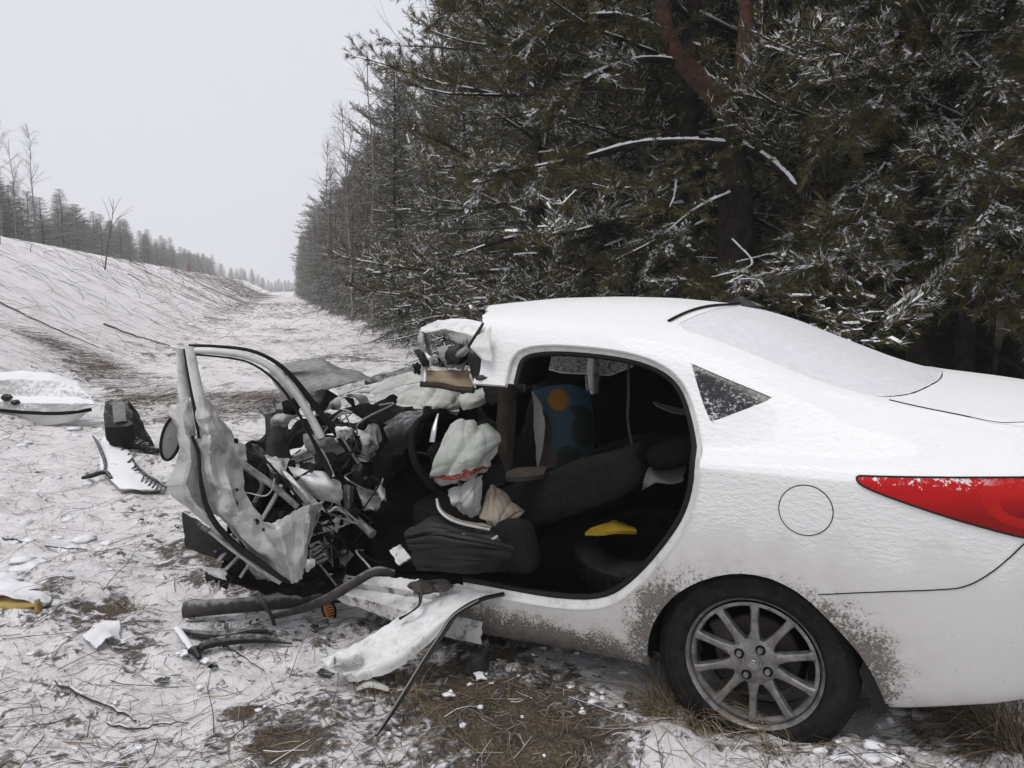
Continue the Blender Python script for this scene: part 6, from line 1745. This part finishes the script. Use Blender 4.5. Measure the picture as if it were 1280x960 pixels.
# black bracket below the sill
bk_ = MB(); q = G(592, 842)
bk_.grid(sheet([[q + Vector(v) for v in r] for r in ([(-.06, .05, .02), (-.02, .05, .03), (.05, .06, .04)], [(-.05, .0, .05), (0, 0, .06), (.06, .02, .09)], [(-.05, -.04, .0), (0, -.05, -.01), (.06, -.03, .0)])], 16, 16, .012, 14, 4, .02, .004))
bk_.build("black_bracket", M_dark, base=True, solid=.012, label="small black plastic bracket standing on the mud below the sill", cat="bracket")
sc_ = MB().grid(sheet([[G(444, 868, .01), G(462, 866, .03), G(485, 872, .012)], [G(446, 873, .02), G(464, 873, .035), G(487, 876, .015)]], 16, 8, .004, 10, 2)).build("plastic_scrap", M_clean_plastic, base=True, solid=.008, label="thin white plastic scrap on the dead grass beside the hanging black rubber strip", cat="scrap")
# inside the cabin: a loose tyre and a yellow wedge
b = MB(); tq = wc((.47, .36, .42))
b.lathe([(.16, -.06), (.19, -.075), (.235, -.07), (.255, -.05), (.258, 0), (.255, .05), (.235, .07), (.19, .075), (.16, .06)], 48, axis='z')
b.v = [tuple(tq + Matrix.Rotation(R_(14), 3, 'X') @ (Matrix.Rotation(R_(-8), 3, 'Y') @ Vector(v))) for v in b.v]
ty = b.build("loose_tyre", M_tyre, base=True, label="black tyre lying flat on the floor inside the car behind the front seat", cat="tyre")
for k in range(44):
    a = k / 44 * 6.283
    bb = MB(); 
    c1 = [Vector((.2575 * math.cos(a + o), .2575 * math.sin(a + o), h)) for (o, h) in ((0, -.045), (.03, 0), (0, .045))]
    bb.tube([tq + Matrix.Rotation(R_(14), 3, 'X') @ (Matrix.Rotation(R_(-8), 3, 'Y') @ v) - ty.location for v in c1], .005, 4)
    if k == 0: o0 = bb.build("tread_block", M_tyre, ty)
    else: bb.build("tread_block", M_tyre, ty)
thing_sheet("yellow_wedge", [[(738, 660, 2.90), (752, 655, 2.92), (768, 649, 2.94), (794, 659, 2.92)], [(731, 665, 2.84), (752, 665, 2.83), (772, 664, 2.83), (797, 664, 2.86)]], simple("yellow_plastic", (.26, .17, .01), .5, .2, 9), "flat yellow plastic wedge on the floor of the car behind the front seat", "wedge", 30, 14, .004, solid=.012, sharp=True)
# small broken bits round the wreck
rk2 = random.Random(606)
for k in range(34):
    px, py = (rk2.uniform(60, 240), rk2.uniform(600, 860)) if k < 14 else (rk2.uniform(230, 480), rk2.uniform(740, 870)) if k < 26 else (rk2.uniform(520, 790), rk2.uniform(815, 900))
    q = G(px, py); w_, h_ = rk2.uniform(.01, .035), rk2.uniform(.008, .022); a_ = rk2.uniform(0, 6.28)
    rot = Matrix.Rotation(a_, 3, 'Z')
    rr = [[q + rot @ Vector((x_ * w_ * rk2.uniform(.6, 1.2), y_ * h_ * rk2.uniform(.6, 1.2), .012 + rk2.uniform(0, .015))) for x_ in (-1, 0, 1)] for y_ in (-1, 0, 1)]
    dark = k % 3
    MB().grid(sheet(rr, 9, 9, .003, 20, 700 + k, .004, .006)).build("broken_shard", [M_dark, M_snowy_plastic, M_dark][dark], base=True, solid=.004,
              label="tiny broken black shard lying on the snow round the wreck" if dark != 1 else "tiny broken white shard lying on the snow round the wreck", cat="shard", group="tiny black shards on the snow" if dark != 1 else "tiny white shards on the snow")
# ---- sticks on the snow
M_stick = simple("snowy_stick", (.050, .040, .034), .9, .4, 20, snow=.85, snow_lo=.55, snow_hi=1.1)
def stick(pts, r, label, res=14, m=M_stick, up=.012):
    P = curve([G(px, py, up) for (px, py) in pts], res)
    for i, p in enumerate(P): p += Vector((mn.noise((i * .9, r * 50, 1)), mn.noise((i * .9, r * 70, 5)), .3 * mn.noise((i * .8, r * 30, 9)))) * r * 2.4
    return MB().tube(P, [r * (1 - .5 * i / res) for i in range(res)], 7).build("stick", m, base=True, label=label, cat="stick")
stick([(72, 862), (110, 880), (140, 890), (172, 902)], .009, "snow-crusted stick lying slanted in the left foreground")
stick([(135, 908), (170, 914), (205, 908), (235, 908)], .006, "pale bent stick lying level in the left foreground")
stick([(0, 380), (50, 405), (90, 423), (125, 438)], .018, "long thin dark stick lying down the snowy bank at the left", up=.03)
stick([(130, 405), (160, 418), (190, 428), (212, 436)], .026, "dark broken stick on the snowy bank left of the door frame", up=.03)
stick([(160, 343), (172, 350), (184, 360)], .03, "short dark stick high on the snowy bank", up=.04)
stick([(0, 672), (60, 688), (110, 704)], .007, "thin dark stick in the trodden snow left of the car")
stick([(278, 812), (300, 822), (330, 838)], .006, "thin twig on the snow just below the smooth dark grille bar")
stick([(130, 760), (150, 740), (165, 715), (172, 700)], .004, "dry grass stalk bent over the snow in front of the foam", up=.05)
# bare sapling on the bank
rs = np.random.default_rng(77); segs = []
bq = G(131, 338); D_ = gd(131, 338)
def sseg(pts, r0, r1):
    P = curve([at(px, py, D_ + dz) - bq for (px, py, dz) in pts], 8)
    for i in range(7): segs.append((np.array(P[i]), np.array(P[i + 1]), r0 + (r1 - r0) * i / 7, r0 + (r1 - r0) * (i + 1) / 7))
sseg([(131, 338, 0), (135, 305, 0), (140, 275, .1), (142, 248, .2)], .035, .008)
for pts in ([(137, 290, 0), (148, 272, -.2), (165, 258, -.4)], [(139, 280, .1), (134, 262, .3), (128, 248, .5)], [(140, 270, .1), (146, 256, .2), (152, 246, .4)], [(141, 262, .1), (138, 252, 0), (136, 246, -.1)], [(146, 274, -.2), (156, 268, 0), (166, 262, .1)]):
    sseg(pts, .014, .005)
sseg([(131, 338, 0), (127, 322, .2), (126, 312, .2)], .012, .005)
v_, f_ = tubes_np(segs, 5)
sap = bpy.data.objects.new("bare_sapling", np_mesh("bare_sapling", v_, f_, [M_twig], smooth=True)); COL.objects.link(sap); sap.location = bq
tag(sap, "thin bare sapling standing alone on the snowy bank", "sapling")
# small red marker on the crest
q = G(236, 339); D_ = gd(236, 339)
mk = MB().grid([[Vector((r * math.cos(a), r * math.sin(a), h)) for a in np.linspace(0, 6.283, 9)[:-1]] for (r, h) in ((.30, 0), (.28, .12), (.16, .40), (.09, .62), (.02, .66))], wrap=True).build("red_marker", simple("faded_red", (.22, .05, .03), .7, .2, 6), label="small dull red pointed thing on the crest of the snowy bank", cat="marker")
mk.location = q
# ------------------------------------------------------------------ litter on the snow: countless stalks, grass and clods
def blades(n, rng, pick, lens, wid, lift, mats_p, along=None, bend=.35, segs=3, rise=(0, .25)):
    V = []; Fq = []; mi = []
    for k in range(n):
        x, y = pick(rng); z = gh(x, y); d = math.hypot(x, y)
        L = rng.uniform(*lens) * (1 if d < 5 else 1.0 + (d - 5) * .05)
        a = rng.uniform(0, 6.283) if along is None else along(x, y) + rng.normal(0, .38)
        w_ = rng.uniform(*wid) * max(1.0, d / 5.5)
        el = rng.uniform(*rise)
        p = np.array([x, y, z + lift]); b0 = len(V); bz = rng.normal(0, bend); rise_ = lift
        for s in range(segs + 1):
            ta = a + bz * s / segs
            t = np.array([math.cos(ta), math.sin(ta)])
            if s:
                x2, y2 = p[0] + t[0] * L / segs, p[1] + t[1] * L / segs
                hz = (L / segs) * math.sin(el) * (1 - .5 * s / segs)
                rise_ = max(rise_ + hz - .004, lift * .6); p = np.array([x2, y2, gh(x2, y2) + rise_])
            ww = w_ * (1 - .6 * s / segs)
            sd = np.array([-t[1], t[0], 0])
            V += [p - sd * ww, p + sd * ww * .9 , p + np.array([0, 0, ww * 1.2])]
        c = rng.choice(len(mats_p), p=mats_p)
        for s in range(segs):
            i = b0 + s * 3
            Fq += [(i, i + 2, i + 5, i + 3), (i + 2, i + 1, i + 4, i + 5)]; mi += [c, c]
    return np.array(V), np.array(Fq), mi


def link_stuff(name, V, Fq, mats, mi, smooth=False):
    o = bpy.data.objects.new(name, np_mesh(name, V, Fq, mats, mi, smooth)); COL.objects.link(o); o['kind'] = 'stuff'; return o


rl = np.random.default_rng(91)
LM = [M_straw, M_stem, M_pale, M_fsnow]


def in_view(rng):
    while True:
        d = 1.9 + 9 * rng.random() ** 1.9
        px = rng.uniform(-60, 1340)
        x, y = (px - 640) / F_PX * d, d
        c = lc((x, y, 0))
        if abs(c.y) < .72 and -.9 < c.x < 2.4: continue
        L = x * VL[0] + y * VL[1]
        if L > 3.6 or L < -4.5: continue
        if rng.random() < .55 * max(0, mn.noise((x * .9, y * .9, 4)) + .2) + .45: return x, y


V1 = blades(5200, rl, in_view, (.03, .15), (.0007, .0016), .004, [.28, .36, .30, .06])
V2 = blades(650, rl, in_view, (.15, .45), (.0009, .0024), .008, [.40, .40, .17, .03], bend=.8, segs=5)
link_stuff("grass_litter", V1[0], V1[1], LM, V1[2]); link_stuff("grass_stalks", V2[0], V2[1], LM, V2[2])


def on_bank(rng):
    while True:
        a = 2 + 150 * rng.random() ** 2.6; L = rng.uniform(2.6, 9.6)
        x, y = ab(a, -L)
        if y < 2.5 or x / y < -.75: continue
        if rng.random() < .25 + .75 * max(0, mn.noise((x * .35, y * .35, 8)) + .25): return x, y


down = math.atan2(-VL[1] - .35 * VA[1], -VL[0] - .35 * VA[0])
V3 = blades(1300, rl, on_bank, (.12, .55), (.0008, .0020), .012, [.10, .50, .36, .04], along=lambda x, y: down, bend=.25, segs=3, rise=(0, .12))
V3b = blades(450, rl, on_bank, (.15, .5), (.0010, .0022), .012, [.15, .6, .25, 0], bend=.5, segs=4, rise=(.15, 1.0))
link_stuff("bank_stalks", V3[0], V3[1], LM, V3[2]); link_stuff("bank_weeds", V3b[0], V3b[1], LM, V3b[2])


def on_floor(rng):
    while True:
        a = 6.5 + 70 * rng.random() ** 1.8; L = rng.uniform(-3.6, 3.2)
        x, y = ab(a, -L)
        if rng.random() < .15 + .85 * max(0, mn.noise((x * .6, y * .6, 12)) + .2): return x, y


V5 = blades(1500, rl, on_floor, (.05, .22), (.0009, .0020), .008, [.18, .56, .22, .04], bend=.6, segs=3, rise=(0, .9))
link_stuff("clearing_weeds", V5[0], V5[1], LM, V5[2])
# swath of flattened dead grass at the foot of the bank
SW = [G(px, py) for (px, py) in ((30, 415), (80, 440), (130, 470), (185, 500), (250, 520), (320, 500), (360, 510))]


def on_swath(rng):
    i = rng.integers(0, len(SW) - 1); f = rng.random(); p = SW[i].lerp(SW[i + 1], f)
    return p.x + rng.normal(0, .32), p.y + rng.normal(0, .30)


V4 = blades(1000, rl, on_swath, (.12, .5), (.0009, .0022), .015, [.14, .46, .36, .04], along=lambda x, y: down + .5, bend=.6, segs=3, rise=(0, .5))
link_stuff("flattened_grass", V4[0], V4[1], LM, V4[2])


# clumps of dead grass
def tuft(px, py, n, r, h, label, seed, fall=0.0):
    rng = np.random.default_rng(seed); q = G(px, py)
    V = []; Fq = []; mi = []
    for k in range(n):
        a = rng.uniform(0, 6.283); rr = r * math.sqrt(rng.random()) * .5
        p = np.array([rr * math.cos(a), rr * math.sin(a), -.02]); el = rng.uniform(.35, 1.45); az = a + rng.normal(0, .9) if not fall else fall + rng.normal(0, .8)
        L = h * rng.uniform(.5, 1.3); b0 = len(V); ww = rng.uniform(.0009, .0024)
        for s in range(6):
            sd = np.array([-math.sin(az), math.cos(az), 0]) * ww * (1 - .15 * s)
            V += [p - sd, p + sd]
            p = p + np.array([math.cos(az) * math.cos(el), math.sin(az) * math.cos(el), math.sin(el)]) * L / 5
            el -= rng.uniform(.1, .55); p[2] = max(p[2], -.01)
        c = int(rng.choice(3, p=[.7, .2, .1]))
        for s in range(5):
            i = b0 + 2 * s; Fq.append((i, i + 1, i + 3, i + 2)); mi.append(c)
    o = bpy.data.objects.new("grass_tuft", np_mesh("grass_tuft", np.array(V), np.array(Fq), LM, mi)); COL.objects.link(o); o.location = q
    return tag(o, label, "grass", "tufts of dead grass round the car")


tuft(850, 893, 620, .22, .21, "brown tuft of dead grass against the front of the rear wheel", 1)
tuft(905, 912, 300, .16, .13, "brown tuft of dead grass right below the hub of the rear wheel", 2)
tuft(1000, 945, 300, .22, .10, "low brown grass at the bottom of the photo below the rear wheel", 3)
tuft(1258, 946, 1000, .20, .30, "large straw-brown tuft under the rear bumper at the right edge", 4, 2.4)
tuft(1180, 930, 160, .2, .10, "thin grass in the snow left of the large straw tuft", 5)
tuft(700, 930, 240, .3, .08, "matted brown grass on the bare patch at the bottom of the photo", 6)
tuft(490, 868, 300, .25, .12, "dead grass beside the hanging black rubber strip", 7)
tuft(275, 705, 200, .2, .14, "dead grass under the left edge of the crumpled door", 8)
tuft(440, 405, 130, .7, .45, "dry weeds at the foot of the wood beyond the bonnet", 9)
tuft(150, 775, 120, .2, .09, "matted dead grass right of the yellow foam", 10)
# clods of snow
V = []; Fq = []
bm = bmesh.new(); bmesh.ops.create_icosphere(bm, subdivisions=2, radius=1); iv = np.array([v.co[:] for v in bm.verts]); jf = np.array([[v.index for v in f.verts] for f in bm.faces]); bm.free()
def clods(n, pick, rr):
    for k in range(n):
        x, y = pick(rl); r = rl.uniform(*rr)
        nz_ = np.array([mn.noise((p[0] * 1.6 + k, p[1] * 1.6, p[2] * 1.6)) + .5 * mn.noise((p[0] * 4 + k, p[1] * 4, p[2] * 4)) for p in iv])
        vv = iv * (1 + .55 * nz_[:, None]) * r * np.array([rl.uniform(.8, 1.5), rl.uniform(.8, 1.5), rl.uniform(.3, .6)])
        Fq.append(jf + sum(len(q) for q in V)); V.append(vv + np.array([x, y, gh(x, y) + r * .02]))
def clod_right(rng):
    px, py = rng.uniform(1010, 1290), rng.uniform(885, 975); q = gpoint(px, py); return q.x, q.y
def clod_left(rng):
    px, py = rng.uniform(-10, 140), rng.uniform(535, 740); q = gpoint(px, py); return q.x, q.y
def clod_mid(rng):
    px, py = rng.uniform(560, 800), rng.uniform(810, 900); q = gpoint(px, py); return q.x, q.y
clods(90, clod_right, (.006, .026)); clods(50, clod_left, (.012, .05)); clods(26, clod_mid, (.005, .014)); clods(220, in_view, (.003, .012))
V = np.concatenate(V); Fq = np.concatenate(Fq)
link_stuff("snow_clods", V, Fq, [M_fsnow], None, True)
# ------------------------------------------------------------------ haze
m, t_, p_ = mat("haze_air")
t_.nodes.remove(p_)
pv = t_.nodes.new('ShaderNodeVolumePrincipled')
pv.inputs['Density'].default_value = 0.0017
pv.inputs['Color'].default_value = (0.985, 0.985, 0.99, 1)
pv.inputs['Anisotropy'].default_value = 0.0
t_.links.new(pv.outputs[0], [n for n in t_.nodes if n.type == 'OUTPUT_MATERIAL'][0].inputs['Volume'])
hb = MB().box((-40, 130, 8.5), 460, 380, 21)
hb.build("haze", m, kind='stuff', smooth=False)
